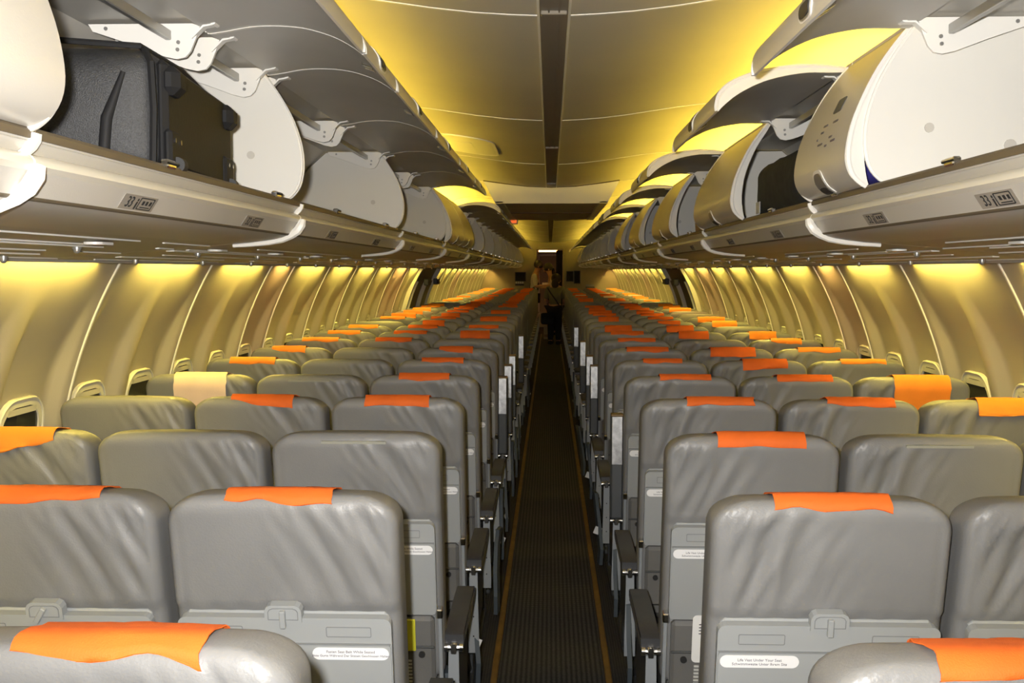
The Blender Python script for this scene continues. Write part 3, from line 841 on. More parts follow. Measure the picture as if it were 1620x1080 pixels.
def backrest_mesh(side, seed, hi):
    nx, ns, nw = (64, 52, 8) if hi else (16, 14, 4)
    hw, S, T = 0.223, 0.72, 0.104
    r = 0.025
    idx = {}; b = MB(); rng = random.Random(seed); ox = rng.uniform(0, 50)
    ph = rng.uniform(0, 6.28)
    def sv(j):
        t = j / ns
        return S * (0.62 * t + 0.38 * t * t)
    def place(i, j, k):
        x = -hw + 2 * hw * i / nx; s_ = sv(j); w = T * k / nw
        # round the edges
        cx, cs, cw = x, s_ - S / 2, w - T / 2
        q = Vector((max(-hw + r, min(hw - r, cx)), max(-S / 2 + r * 1.3, min(S / 2 - r, cs)), max(-T / 2 + r, min(T / 2 - r, cw))))
        d = Vector((cx, cs, cw)) - q
        if d.length > 1e-7:
            rr = r
            p = q + d.normalized() * rr
            if cs < -S / 2 + r * 1.3 and True: p.y = q.y + d.normalized().y * r * 1.3
        else: p = q
        x, s_, w = p.x, p.y + S / 2, p.z + T / 2
        # corner radius seen from behind
        Rc = 0.062
        if s_ < Rc:
            lim = hw - (Rc - math.sqrt(max(0, Rc * Rc - (Rc - s_) ** 2))) * 0.9
            x *= lim / hw
        # crown of the top edge
        s_ += 0.005 * (x / hw) ** 2 * max(0, 1 - s_ / 0.12)
        s_ += 0.30 * max(0, w - 0.02) * sstep(0.16, 0.0, s_)
        # waist: upper rear pad stands proud of the plastic
        if cw < -T / 2 + 0.03:
            pad = sstep(0.242, 0.226, s_)
            w -= 0.010 * pad
            edge = min(1, max(0, (hw - abs(x)) / 0.03)) * min(1, s_ / 0.03)
            w += 0.010 * (1 - min(1, edge)) * pad * 0
            if hi:
                xs = x * side
                m_ = sstep(-0.10, 0.15, xs) * sstep(0.0, 0.05, s_) * sstep(0.240, 0.205, s_) * 1.0
                m2 = sstep(0.215, 0.19, abs(x))
                nz = noise.noise(Vector((xs * 6 + ox, s_ * 6, 1.3)))
                nn = 0.86 * xs - 0.50 * s_ + 0.014 * nz + 0.5 * xs * s_
                al = 0.50 * xs + 0.86 * s_
                v1 = noise.noise(Vector((nn * 30 + ox, al * 4.5, ox)))
                v2 = noise.noise(Vector((nn * 62 + ox, al * 9, ox + 5)))
                rid = (0.5 - abs(v1) * 2.2) + 0.30 * (0.4 - abs(v2) * 2)
                w -= 0.0135 * rid * m_ * m2 * (0.65 + 0.5 * noise.noise(Vector((xs * 5 + ox, s_ * 5, 9))))
                # soft overall undulation
                w -= 0.004 * noise.noise(Vector((x * 6 + ox, s_ * 8, 0.2))) * m2 * pad
                # puckers near the top corner
                cm = sstep(0.09, 0.0, math.hypot(xs - 0.185, s_ - 0.055))
                w -= 0.0035 * math.sin((xs + s_ * 0.9) * 2 * PI / 0.019 + ph) * cm
                # gathered bottom hem
                w += 0.0025 * sstep(0.200, 0.232, s_) * (0.5 + 0.5 * math.sin(x * 2 * PI / 0.055 + ph)) * m2
                # stitched seam
                g = math.exp(-((abs(x) - 0.199) / 0.0045) ** 2)
                w += 0.0032 * g * sstep(0.03, 0.06, s_) * pad
        return bk(x, s_, w)
    def vid(i, j, k):
        if (i, j, k) not in idx:
            idx[(i, j, k)] = len(b.v); b.v.append(tuple(place(i, j, k)))
        return idx[(i, j, k)]
    for i in range(nx):
        for j in range(ns):
            for k in (0, nw): b.f.append((vid(i, j, k), vid(i + 1, j, k), vid(i + 1, j + 1, k), vid(i, j + 1, k)))
    for i in range(nx):
        for k in range(nw):
            for j in (0, ns): b.f.append((vid(i, j, k), vid(i + 1, j, k), vid(i + 1, j, k + 1), vid(i, j, k + 1)))
    for j in range(ns):
        for k in range(nw):
            for i in (0, nx): b.f.append((vid(i, j, k), vid(i, j + 1, k), vid(i, j + 1, k + 1), vid(i, j, k + 1)))
    return b.mesh('backrest', 'leather', True, 80)

SM = {}
for side in (-1, 1):
    for v in range(3): SM[('back', side, v, True)] = backrest_mesh(side, 10 * v + side + 3, True)
    SM[('back', side, 0, False)] = backrest_mesh(side, 77, False)
def B(x0, x1, s0, s1, w0, w1, bev=0.004): return MB().bbox(x0, x1, s0, s1, w0, w1, bev, BM)
def P(pts, w0, d): return plate(pts, d, BM, w0)
SM['panel'] = B(-0.200, 0.200, 0.240, 0.72, -0.010, 0.03, 0.008).mesh('back_panel', 'plastic')
SM['tray'] = P(rrect(0.208, 0.133, 0.016, 4, cy=0.374), -0.028, 0.018).mesh('tray_table', 'plastic')
SM['tray_low'] = P(rrect(0.206, 0.105, 0.008, 3, cy=0.400), -0.032, 0.006).mesh('tray_face', 'plastic')
SM['tray_line'] = B(-0.206, 0.206, 0.2940, 0.2965, -0.0325, -0.026, 0.0005).mesh('tray_groove', 'plastic_line')
rc = MB()
for sx in (-1, 1):
    o_ = rrect(0.044, 0.011, 0.003, 2, cx=sx * 0.125, cy=0.270); i_ = rrect(0.0425, 0.0095, 0.002, 2, cx=sx * 0.125, cy=0.270)
    q = ring(o_, i_, 0.0012, BM, -0.0288); rc.add(q.v, q.f)
SM['recess'] = rc.mesh('recess_frame', 'plastic_line')
lh = [(-0.036, 0.036), (-0.036, 0.012), (-0.032, 0.004), (-0.024, 0.0), (0.024, 0.0), (0.032, 0.004), (0.036, 0.012), (0.036, 0.036)]
SM['latch_base'] = P([(x, 0.213 + y) for x, y in lh], -0.032, 0.020).mesh('latch_base', 'plastic')
q = ring([(x * .82, 0.213 + .018 + (y - .018) * .70) for x, y in lh], [(x * .78, 0.213 + .018 + (y - .018) * .62) for x, y in lh], 0.0012, BM, -0.0328)
SM['latch_line'] = q.mesh('latch_recess', 'plastic_line')
SM['latch'] = B(-0.0055, 0.0055, 0.222, 0.258, -0.041, -0.031, 0.0015).mesh('table_latch', 'plastic')
for side in (-1, 1):
    cx = side * 0.128
    SM[('sticker', side)] = P(rrect(0.0745, 0.0128, 0.0126, 6, cx=cx, cy=0.314), -0.0335, 0.002).mesh('sticker', 'sticker')
    def tx(body, size, s_):
        me = text_mesh('sticker_text', body, size, 'ink', 'CENTER', 0.0002)
        for v in me.vertices:
            v.co = bk(cx + v.co.x * 1.0, s_ - v.co.y, -0.0338 - v.co.z)
        return me
    if side < 0:     # seats to the right of the aisle carry the sticker on their left
        SM[('text', side)] = (tx('Life Vest Under Your Seat', 0.0078, 0.3105), tx('Schwimmweste Unter Ihrem Sitz', 0.0078, 0.3190))
    else:
        SM[('text', side)] = (tx('Fasten Seat Belt While Seated', 0.0078, 0.3095), tx('Bitte Gurte W\u00e4hrend Der Sitzzeit Geschlossen Halten', 0.0068, 0.3180))
SM['pocket'] = B(-0.20, 0.20, 0.515, 0.735, -0.030, 0.0, 0.010).mesh('seat_pocket', 'pocket')
fl_ = MB()
for x in (-0.10, 0.02, 0.13):
    fl_.bbox(x - 0.003, x + 0.003, 0.52, 0.60, -0.034, -0.028, 0.001, BM)
fl_.bbox(-0.2, 0.2, 0.600, 0.606, -0.035, -0.028, 0.002, BM)
SM['pocket_seam'] = fl_.mesh('pocket_seam', 'frame_dark')
SM['button'] = MB().add([BM @ Vector((0.009 * math.cos(2 * PI * k / 12), 0.625 + 0.009 * math.sin(2 * PI * k / 12), w)) for w in (-0.036, -0.028) for k in range(12)],
           [(k, (k + 1) % 12, 12 + (k + 1) % 12, 12 + k) for k in range(12)] + [tuple(range(12))]).mesh('pocket_button', 'dark')
nt_ = MB()
for i in range(15):
    for j in range(17):
        if (i + j) % 2: continue
        x = -0.13 + 0.26 * i / 14; s_ = 0.645 + 0.085 * j / 16
        nt_.box(x - 0.0065, x + 0.0065, s_ - 0.0022, s_ + 0.0022, -0.0335, -0.030, BM)
SM['net'] = nt_.mesh('pocket_net', 'net')
# cushion and base
def cushion():
    b = MB(); b.bbox(-0.205, 0.205, 0.22, 0.62, 0.34, 0.47, 0.03)
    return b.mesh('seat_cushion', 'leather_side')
SM['cushion'] = cushion()
SM['pan'] = MB().bbox(-0.228, 0.228, 0.16, 0.60, 0.29, 0.345, 0.01).mesh('seat_pan', 'frame_dark')
# armrest parts, modelled at x = 0, hinge at y = 0.165
def arm(m='pad'):
    b = MB()
    prof = [(0.150, 0.540), (0.150, 0.568), (0.160, 0.575), (0.30, 0.578), (0.48, 0.582), (0.575, 0.578), (0.60, 0.566), (0.60, 0.552), (0.575, 0.545), (0.30, 0.538)]
    n = len(prof); xs = [(-0.0215, .55), (-0.027, 0.0), (0.027, 0.0), (0.0215, .55)]
    vs_ = []
    cy, cz = 0.37, 0.56
    for (x, sh) in xs:
        for (y, z) in prof:
            vs_.append((x, y + (cy - y) * 0.02 * sh * 2, z + (cz - z) * 0.35 * sh))
    fs = []
    for a in range(3):
        for i in range(n):
            j = (i + 1) % n; fs.append((a * n + i, a * n + j, (a + 1) * n + j, (a + 1) * n + i))
    fs += [tuple(range(n)), tuple(range(3 * n, 4 * n))[::-1]]
    return b.add(vs_, fs).mesh('armrest_pad', m, True, 50)
SM['arm'] = arm()
hg = MB()
for x in (-0.021, 0.021): hg.tube([(x - .005, 0.145, 0.535), (x + .005, 0.145, 0.535)], 0.013, 10)
hg.tube([(-0.02, 0.145, 0.535), (0.02, 0.145, 0.535)], 0.0085, 8).bbox(-0.010, 0.010, 0.135, 0.165, 0.515, 0.55, 0.004)
SM['hinge'] = hg.mesh('armrest_hinge', 'chrome', True)
stp = MB()
pf = [(-0.014, 0.525), (0.014, 0.525), (0.016, 0.40), (0.019, 0.30), (0.019, 0.24), (-0.019, 0.24), (-0.019, 0.30), (-0.016, 0.40)]
stp.add([(x, y, z) for y in (0.138, 0.150) for x, z in pf], [(i, (i + 1) % 8, 8 + (i + 1) % 8, 8 + i) for i in range(8)] + [tuple(range(8)), tuple(range(8, 16))])
SM['strut'] = stp.mesh('armrest_strut', 'strut')
rv = MB()
for z in (0.44, 0.37, 0.30): rv.tube([(0, 0.1365, z), (0, 0.1385, z)], 0.003, 8)
SM['rivet'] = rv.mesh('rivet', 'dark')
SM['side'] = MB().prism([(-0.008, 0), (0.008, 0), (0.008, 1), (-0.008, 1)], 0, 1).map(lambda p: Vector((p.x, 0.17 + 0.40 * p.y, 0.27 + 0.27 * p.z))).mesh('armrest_side', 'frame_dark')
# raised armrest: stands upright beside the back
SM['arm_up'] = MB().bbox(-0.027, 0.027, 0.125, 0.165, 0.545, 0.985, 0.008).mesh('armrest_pad', 'frame_dark')
SM['arm_up_plate'] = MB().bbox(-0.0225, 0.0225, 0.119, 0.127, 0.775, 0.978, 0.002).mesh('steel_plate', 'brushed')
SM['arm_up_cap'] = MB().bbox(-0.026, 0.026, 0.120, 0.166, 0.976, 0.988, 0.003).mesh('end_cap', 'strip')
# tray arm beside the tray, with bright catch on top
SM['tray_arm'] = B(-0.0055, 0.0055, 0.50, 0.72, -0.030, -0.012, 0.002).mesh('tray_arm', 'strut')
SM['tray_catch'] = B(-0.008, 0.008, 0.487, 0.515, -0.038, -0.010, 0.003).mesh('tray_catch', 'chrome')
# leg of the bench
lg = MB()
lg.bbox(-0.018, 0.018, 0.12, 0.17, 0.0, 0.30, 0.005); lg.bbox(-0.018, 0.018, 0.50, 0.55, 0.0, 0.30, 0.005)
lg.bbox(-0.022, 0.022, 0.06, 0.60, 0.0, 0.028, 0.006)
lg.tube([(0, 0.16, 0.28), (0, 0.52, 0.03)], 0.014, 6)
SM['leg'] = lg.mesh('leg', 'frame_dark')
# seat belt end hanging at the aisle
bl = MB()
pth = [(0.0, 0.20, 0.46), (0.0, 0.16, 0.40), (0.004, 0.12, 0.30), (0.010, 0.10, 0.20), (0.008, 0.11, 0.12)]
for a in range(len(pth) - 1):
    p, q2 = Vector(pth[a]), Vector(pth[a + 1])
    bl.add([p + Vector((-.008, -.030, 0)), p + Vector((.008, -.030, 0)), p + Vector((.008, .030, 0)), p + Vector((-.008, .030, 0)),
            q2 + Vector((-.008, -.030, 0)), q2 + Vector((.008, -.030, 0)), q2 + Vector((.008, .030, 0)), q2 + Vector((-.008, .030, 0))],
           [(0, 1, 5, 4), (1, 2, 6, 5), (2, 3, 7, 6), (3, 0, 4, 7), (0, 1, 2, 3), (4, 5, 6, 7)])
SM['belt'] = bl.mesh('seat_belt', 'belt')
SM['tag'] = MB().box(-0.002, 0.001, -0.018, 0.016, -0.026, 0.014, Matrix.Rotation(R(25), 4, 'X') @ Matrix.Rotation(R(35), 4, 'Z')).mesh('belt_tag', 'paper')
SM['velcro'] = P(rrect(0.085, 0.0035, 0.002, 2, cy=0.020), -0.0125, 0.010).mesh('velcro_strip', 'velcro')

EXTRA = 1.05
def row_y(k, side):
    base = 1.198 if side < 0 else 1.185
    if k == 0: return 1.150 if side < 0 else 1.130
    return base + 0.762 * k + (EXTRA - 0.762 if k > 16 else 0)
NROW = 32
XC = (0.521, 0.988, 1.448)
COLN = ('aisle', 'middle', 'window')
UP = {-1: (6, 7, 8, 11), 1: (4, 7, 8, 10, 13)}
seats = {}
def make_seat(k, side, c):
    e = ob('airline_seat', None, None, (side * XC[c] - (0.003 if side > 0 else 0.0), row_y(k, side), 0))
    av = -side                                     # direction of the aisle in local x
    hi = k <= 9
    rng = random.Random(k * 31 + c * 7 + side)
    variant = rng.randrange(3)
    ob('backrest', SM[('back', av, variant, True)] if hi else SM[('back', av, 0, False)], e)
    ob('back_panel', SM['panel'], e)
    tr = ob('tray_table', SM['tray'], e)
    if k <= 14:
        ob('tray_face', SM['tray_low'], tr)
        ob('sticker', SM[('sticker', av)], tr)
    if k <= 6:
        ob('tray_groove', SM['tray_line'], tr); ob('recess_frame', SM['recess'], tr)
        ob('latch_base', SM['latch_base'], tr); ob('latch_recess', SM['latch_line'], tr)
        l_ = ob('table_latch', SM['latch'], tr)
        if k == 1 and side < 0 and c == 1:
            pv = BM @ Vector((0, 0.226, -0.035))
            l_.matrix_local = Matrix.Translation(pv) @ Matrix.Rotation(R(32), 4, Vector((FWD))) @ Matrix.Translation(-pv)
        for t in SM[('text', av)]: ob('sticker_text', t, tr)
    if k <= 12:
        po = ob('seat_pocket', SM['pocket'], e)
        ob('pocket_seam', SM['pocket_seam'], po); [ob('pocket_button', SM['button'], po, (q * 0.165, 0, 0)) for q in (-1, 1)]
        if k <= 6: ob('pocket_net', SM['net'], po)
        for sx in ((-1, 1) if k <= 5 else (av,)):
            ta = ob('tray_arm', SM['tray_arm'], e, (sx * 0.216, 0, 0)); ob('tray_catch', SM['tray_catch'], ta)
    if (k, side, c) in ((2, -1, 0), (2, 1, 1), (4, -1, 1)): ob('velcro_strip', SM['velcro'], e)
    ob('seat_cushion', SM['cushion'], e)
    ob('seat_pan', SM['pan'], e)
    if c in (0, 2):
        ob('leg', SM['leg'], e, (av * (0.20 if c == 0 else -0.05), 0, 0))
    arms = [av * 0.247] if c == 0 else [av * 0.2335]
    for x in arms:
        if c == 0:
            if k in UP[side]:
                a_ = ob('armrest', SM['arm_up'], e, (x, 0, 0), label='armrest folded upright with a bright steel plate')
                ob('steel_plate', SM['arm_up_plate'], a_); ob('end_cap', SM['arm_up_cap'], a_)
            else:
                a_ = ob('armrest', SM['arm'], e, (x, 0, 0))
            ob('armrest_hinge', SM['hinge'], a_); st_ = ob('armrest_strut', SM['strut'], a_)
            if k <= 8: ob('rivet', SM['rivet'], a_)
            ob('armrest_side', SM['side'], a_, (av * -0.004, 0, 0))
            if k <= 14:
                sb = ob('seat_belt', SM['belt'], e, (av * 0.268, rng.uniform(-.02, .12), rng.uniform(-.02, .03)), (0, 0, rng.uniform(-.3, .3)))
                if rng.random() < 0.7:
                    ob('belt_tag', SM['tag'], sb, (0.005 * av, 0.10, rng.uniform(0.14, 0.30)), (0, 0, rng.uniform(-1, 1)))
        elif k <= 10:
            a_ = ob('armrest', SM['arm'], e, (x, 0.09, -0.005))
            ob('armrest_hinge', SM['hinge'], a_)
    seats[(k, side, c)] = e
    return e

# ------------------------------------------------------------------ headrest covers
def cover_mesh(x0, x1, hl, hr, seed, m, front=0.10, wav=0.004, skew=0.0):
    """cloth strip over the top of a seat back; hl / hr = how far it hangs down behind at its two ends"""
    b = MB(); rng = random.Random(seed); o = rng.uniform(0, 99); nx = 14
    r, rs, T = 0.025, 0.0325, 0.104
    path = [('h', k / 6) for k in range(7)] + [('a', k / 5) for k in range(1, 6)] + [('t', 0.5)] + [('b', k / 4) for k in range(5)] + [('f', 1.0)]
    for i in range(nx + 1):
        t = i / nx; x = x0 + (x1 - x0) * t
        crown = 0.005 * (x / 0.22) ** 2
        hang = hl + (hr - hl) * t + wav * noise.noise(Vector((t * 3.1 + o, 0.3, 0))) * 2
        hang = max(0.002, hang)
        dfr = 0.30 * (T - 0.02)
        a0 = 0.0 if hang >= rs else math.asin((rs - hang) / rs)
        for j, (tp, f) in enumerate(path):
            lift = 0.0065 + 0.003 * abs(noise.noise(Vector((t * 4 + o, j * 0.35, 1))))
            if tp == 'h' and hang >= rs:
                s_ = hang + (rs - hang) * f
                w = -0.010 - lift - 0.004 - 0.004 * (1 - f) * (0.6 + noise.noise(Vector((t * 5 + o, f * 2, 4))))
                if hang > 0.10: w -= 0.004
            elif tp in 'ha':
                a = a0 if tp == 'h' else a0 + (PI / 2 - a0) * f
                if tp == 'h': lift = lift * (0.5 + 0.08 * f)
                s_ = rs - (rs + lift) * math.sin(a); w = r - (r + 0.010 + lift) * math.cos(a)
            elif tp == 't':
                s_ = -lift + 0.30 * (T / 2 - 0.02); w = T / 2
            elif tp == 'b':
                a = PI / 2 * f
                s_ = dfr * 0.9 + rs - (rs + lift) * math.cos(a); w = T - r + (r + lift) * math.sin(a)
            else:
                s_ = front; w = T + lift
            xx = x + skew * (0.5 - j / len(path)) + 0.004 * noise.noise(Vector((j * .4 + o, 2, t)))
            b.v.append(tuple(bk(xx, s_ + crown, w)))
    m_ = len(path)
    nv = len(b.v)
    for i in range(nx):
        for j in range(m_ - 1):
            b.f.append((i * m_ + j, (i + 1) * m_ + j, (i + 1) * m_ + j + 1, i * m_ + j + 1))
    # thickness
    top = list(b.v); off = []
    c = bk(0, 0.12, 0.05)
    for p in top:
        d = Vector(p) - Vector((p[0], c.y, c.z)); d.normalize(); off.append(tuple(Vector(p) - d * 0.0018))
    b.v += off
    fs = [tuple(i + nv for i in f) for f in b.f]
    b.f += fs
    for i in range(nx):
        for j in (0, m_ - 1):
            a, c2 = i * m_ + j, (i + 1) * m_ + j
            b.f.append((a, c2, c2 + nv, a + nv))
    for j in range(m_ - 1):
        for i in (0, nx):
            a, c2 = i * m_ + j, i * m_ + j + 1
            b.f.append((a, c2, c2 + nv, a + nv))
    return b.mesh('headrest_cover', m, True, 60)

COV = {  # (row, side, column): (x0, x1, hang left, hang right, material) or None
    (0, -1, 0): (-0.10, 0.120, 0.004, 0.020, 'orange'), (0, 1, 0): (-0.105, 0.10, 0.012, 0.003, 'orange'),
    (1, -1, 0): (-0.105, 0.100, 0.012, 0.016, 'orange'), (1, -1, 1): (-0.10, 0.12, 0.022, 0.010, 'orange'),
    (1, 1, 0): (-0.110, 0.105, 0.012, 0.018, 'orange'), (1, 1, 1): None,
    (2, -1, 0): None, (2, -1, 1): None, (2, -1, 2): (-0.03, 0.13, 0.05, 0.02, 'orange_faded'),
    (2, 1, 0): (-0.095, 0.130, 0.023, 0.024, 'orange'), (2, 1, 1): None,
    (3, -1, 0): (-0.105, 0.110, 0.020, 0.022, 'orange'), (3, -1, 1): (-0.09, 0.12, 0.008, 0.030, 'orange'), (3, -1, 2): None,
    (3, 1, 0): (-0.075, 0.145, 0.014, 0.012, 'orange'), (3, 1, 1): (-0.085, 0.135, 0.012, 0.020, 'orange'), (3, 1, 2): (-0.06, 0.13, 0.04, 0.04, 'orange_faded'),
    (4, -1, 0): (-0.10, 0.105, 0.016, 0.014, 'orange'), (4, -1, 1): None, (4, -1, 2): (-0.095, 0.12, 0.13, 0.24, 'cover_white'),
    (4, 1, 0): (-0.085, 0.12, 0.012, 0.010, 'orange'), (4, 1, 1): (-0.085, 0.135, 0.016, 0.016, 'orange'), (4, 1, 2): (-0.085, 0.135, 0.125, 0.145, 'orange_faded'),
    (5, -1, 0): (-0.10, 0.10, 0.010, 0.014, 'orange'), (5, -1, 1): None, (5, -1, 2): (-0.10, 0.12, 0.020, 0.020, 'orange_faded'),
    (5, 1, 0): (-0.085, 0.10, 0.010, 0.012, 'orange'), (5, 1, 1): (-0.085, 0.125, 0.035, 0.03, 'orange'), (5, 1, 2): (-0.085, 0.125, 0.012, 0.012, 'orange_faded'),
}
POOL = {}
crng = random.Random(5)
def pooled(m, v):
    if (m, v) not in POOL:
        rg = random.Random(200 + v)
        h0 = rg.choice((0.012, 0.018, 0.022, 0.035, 0.015)); h1 = max(0.008, h0 + rg.uniform(-0.012, 0.012))
        POOL[(m, v)] = cover_mesh(-0.105 + rg.uniform(-.02, .02), 0.108 + rg.uniform(-.02, .02), h0, h1, 300 + v, m)
    return POOL[(m, v)]
MN = {'orange': 'orange', 'orange_faded': 'wall-lit orange', 'cover_white': 'pale pinkish'}
SP_LAB = {(4, -1, 2): 'long pale pinkish cloth hanging low behind a window seat on the left',
          (4, 1, 2): 'amber headrest cover hanging low behind a window seat on the right'}
for side in (-1, 1):
    for k in range(NROW):
        for c in range(3):
            if k == 0 and c == 2: continue
            e = make_seat(k, side, c)
            key = (k, side, c)
            cov = None
            if key in COV:
                cv = COV[key]
                if cv: cov = (cover_mesh(*cv[:4], seed=k * 9 + c * 3 + side, m=cv[4], wav=0.006 if k < 2 else 0.003), cv[4])
            else:
                rr_ = crng.random()
                if rr_ < 0.80:
                    m = 'orange_faded' if c == 2 else 'orange'
                    if crng.random() < 0.04: m = 'cover_white'
                    cov = (pooled(m, crng.randrange(6)), m)
            pos = '%s seat, %s row from camera, %s of aisle' % (COLN[c], ORD[k], SIDE[side])
            tag(e, 'grey leather %s' % pos if cov else 'bare grey leather %s' % pos, 'airline seat', 'grey leather airline seats')
            if cov:
                o = ob('headrest_cover', cov[0], None, e.location)
                tag(o, SP_LAB.get(key, '%s headrest cover on the %s' % (MN[cov[1]], pos)), 'headrest cover', 'headrest covers on the seats')

# ------------------------------------------------------------------ luggage in the bins
def soft_box(hx, hy, hz, r, nseg=10, puff=0.0, seed=0, amp=0.0):
    b = MB(); idx = {}
    n = nseg
    def place(i, j, k):
        p = Vector(((2 * i / n - 1) * hx, (2 * j / n - 1) * hy, (2 * k / n - 1) * hz))
        q = Vector((max(-hx + r, min(hx - r, p.x)), max(-hy + r, min(hy - r, p.y)), max(-hz + r, min(hz - r, p.z))))
        d = p - q
        if d.length > 1e-7: p = q + d.normalized() * r
        u = (p.x / hx, p.y / hy, p.z / hz)
        p = Vector((p.x * (1 + puff * (1 - u[1] ** 2) * (1 - u[2] ** 2)), p.y * (1 + puff * (1 - u[0] ** 2) * (1 - u[2] ** 2)), p.z * (1 + puff * (1 - u[0] ** 2) * (1 - u[1] ** 2))))
        if amp: p += Vector((1, 1, 1)) * amp * noise.noise(p * 12 + Vector((seed, 0, 0)))
        return p
    def vid(i, j, k):
        if (i, j, k) not in idx: idx[(i, j, k)] = len(b.v); b.v.append(tuple(place(i, j, k)))
        return idx[(i, j, k)]
    for a in range(n):
        for c in range(n):
            for e in (0, n):
                b.f.append((vid(a, c, e), vid(a + 1, c, e), vid(a + 1, c + 1, e), vid(a, c + 1, e)))
                b.f.append((vid(a, e, c), vid(a + 1, e, c), vid(a + 1, e, c + 1), vid(a, e, c + 1)))
                b.f.append((vid(e, a, c), vid(e, a + 1, c), vid(e, a + 1, c + 1), vid(e, a, c + 1)))
    return b
sc_ = ob('suitcase', None, None, (-0.945, 2.235, 1.760), (0, 0, R(5)))
tag(sc_, 'black textured suitcase lying in the open bin on the left', 'suitcase')
HX, HY, HZ = 0.185, 0.30, 0.117
ob('body', soft_box(HX, HY, HZ, 0.045, 14, 0.05).mesh('body', 'case_black', True, 70), sc_, (0, 0, HZ))
ob('side_shell', MB().bbox(HX - 0.012, HX + 0.012, -HY + 0.02, HY - 0.02, 0.015, 2 * HZ - 0.02, 0.010).mesh('side_shell', 'case_smooth'), sc_)
for y in (-HY + 0.055, HY - 0.075):
    ob('corner_bumper', MB().bbox(HX - 0.005, HX + 0.034, y - 0.035, y + 0.035, 2 * HZ - 0.085, 2 * HZ - 0.03, 0.014).mesh('corner_bumper', 'case_smooth'), sc_)
    ft = ob('foot_plate', MB().bbox(HX + 0.004, HX + 0.020, y - 0.04, y + 0.04, 0.0, 0.085, 0.006).mesh('foot_plate', 'case_smooth'), sc_)
    for dy in (-0.02, 0.02): ob('rivet', MB().tube([(HX + .019, y + dy, 0.065), (HX + .023, y + dy, 0.065)], 0.005, 8).mesh('rivet', 'chrome'), ft)
    ob('wheel', MB().tube([(HX + 0.022, y - 0.014, 0.020), (HX + 0.022, y + 0.014, 0.020)], 0.015, 14).mesh('wheel', 'dark', True), sc_)
ob('handle_rib', MB().tube([(0.085, -HY - 0.004, 0.02), (0.095, -HY - 0.010, 0.10), (0.125, -HY - 0.004, 0.185)], [0.011, 0.011, 0.005], 10).mesh('handle_rib', 'case_smooth', True), sc_)
ob('piping', MB().tube([(HX - 0.012, -HY + 0.004, 0.02), (HX - 0.008, -HY + 0.002, 0.12), (HX - 0.012, -HY + 0.004, 2 * HZ - 0.03), (HX - 0.03, -HY + .03, 2 * HZ - 0.002)], 0.007, 6).mesh('piping', 'case_smooth', True), sc_)
ob('top_zip', MB().tube([(-HX + .03, -HY + 0.03, 2 * HZ + 0.008), (0.0, -HY + 0.02, 2 * HZ + 0.012), (HX - 0.04, -HY + 0.03, 2 * HZ + 0.005), (HX - 0.03, 0, 2 * HZ + .008), (HX - .04, HY - .03, 2 * HZ)], 0.006, 6).mesh('top_zip', 'case_smooth', True), sc_)

bg = ob('duffel_bag', None, None, (0.905, 3.52, 1.760))
tag(bg, 'dark soft duffel bag inside an open bin on the right', 'bag')
ob('body', soft_box(0.17, 0.38, 0.10, 0.06, 12, 0.08, 3, 0.012).mesh('body', 'bag_navy', True, 70), bg, (0, 0, 0.10))
ob('zip', MB().tube([(-0.168, -0.02, 0.125), (-0.172, -0.10, 0.132), (-0.174, -0.16, 0.125), (-0.176, -0.19, 0.10)], 0.004, 6).mesh('zip', 'chrome', True), bg)
ob('luggage_tag', MB().box(-0.186, -0.182, -0.01, 0.05, 0.02, 0.06, Matrix.Translation((0, 0.22, 0)) @ Matrix.Rotation(R(0), 4, 'X')).mesh('luggage_tag', 'strut'), bg)
bb = ob('brown_bag', soft_box(0.13, 0.22, 0.075, 0.03, 8, 0.05, 5, 0.008).mesh('brown_bag', 'bag_brown', True, 70), None, (0.91, 5.62, 1.836))
tag(bb, 'brown bag inside the third open bin on the right', 'bag')
cloth = ob('folded_blanket', soft_box(0.05, 0.16, 0.012, 0.01, 6, 0.1, 2, 0.006).mesh('folded_blanket', 'red', True), None, (0.795, 2.62, 1.774))
tag(cloth, 'red folded blanket behind the lip of a right bin', 'blanket')
cl2 = ob('folded_blanket', soft_box(0.06, 0.15, 0.030, 0.02, 6, 0.1, 9, 0.006).mesh('folded_blanket', 'blue', True), None, (0.805, 2.63, 1.818))
tag(cl2, 'blue folded blanket lying on the red one in a right bin', 'blanket')

# ------------------------------------------------------------------ cards in pockets
card = ob('safety_card', plate(rrect(0.045, 0.07, 0.012, 4, cx=-0.100, cy=0.56), 0.002, BM, -0.0375).mesh('safety_card', 'paper'), None, seats[(2, 1, 0)].location)
tag(card, 'white printed card standing in a seat pocket right of the aisle', 'card')
pr = MB()
for j in range(4):
    for i in range(3): pr.box(-0.128 + i * 0.012, -0.120 + i * 0.012, 0.515 + j * 0.009, 0.518 + j * 0.009, -0.0382, -0.0374, BM)
ob('print', pr.mesh('print', 'ink'), card)
yb = ob('yellow_booklet', MB().bbox(0.095, 0.150, 0.515, 0.61, -0.042, -0.0355, 0.002, BM).mesh('yellow_booklet', 'yellow'), None, seats[(2, -1, 0)].location)
tag(yb, 'yellow booklet sticking out of a seat pocket left of the aisle', 'booklet')

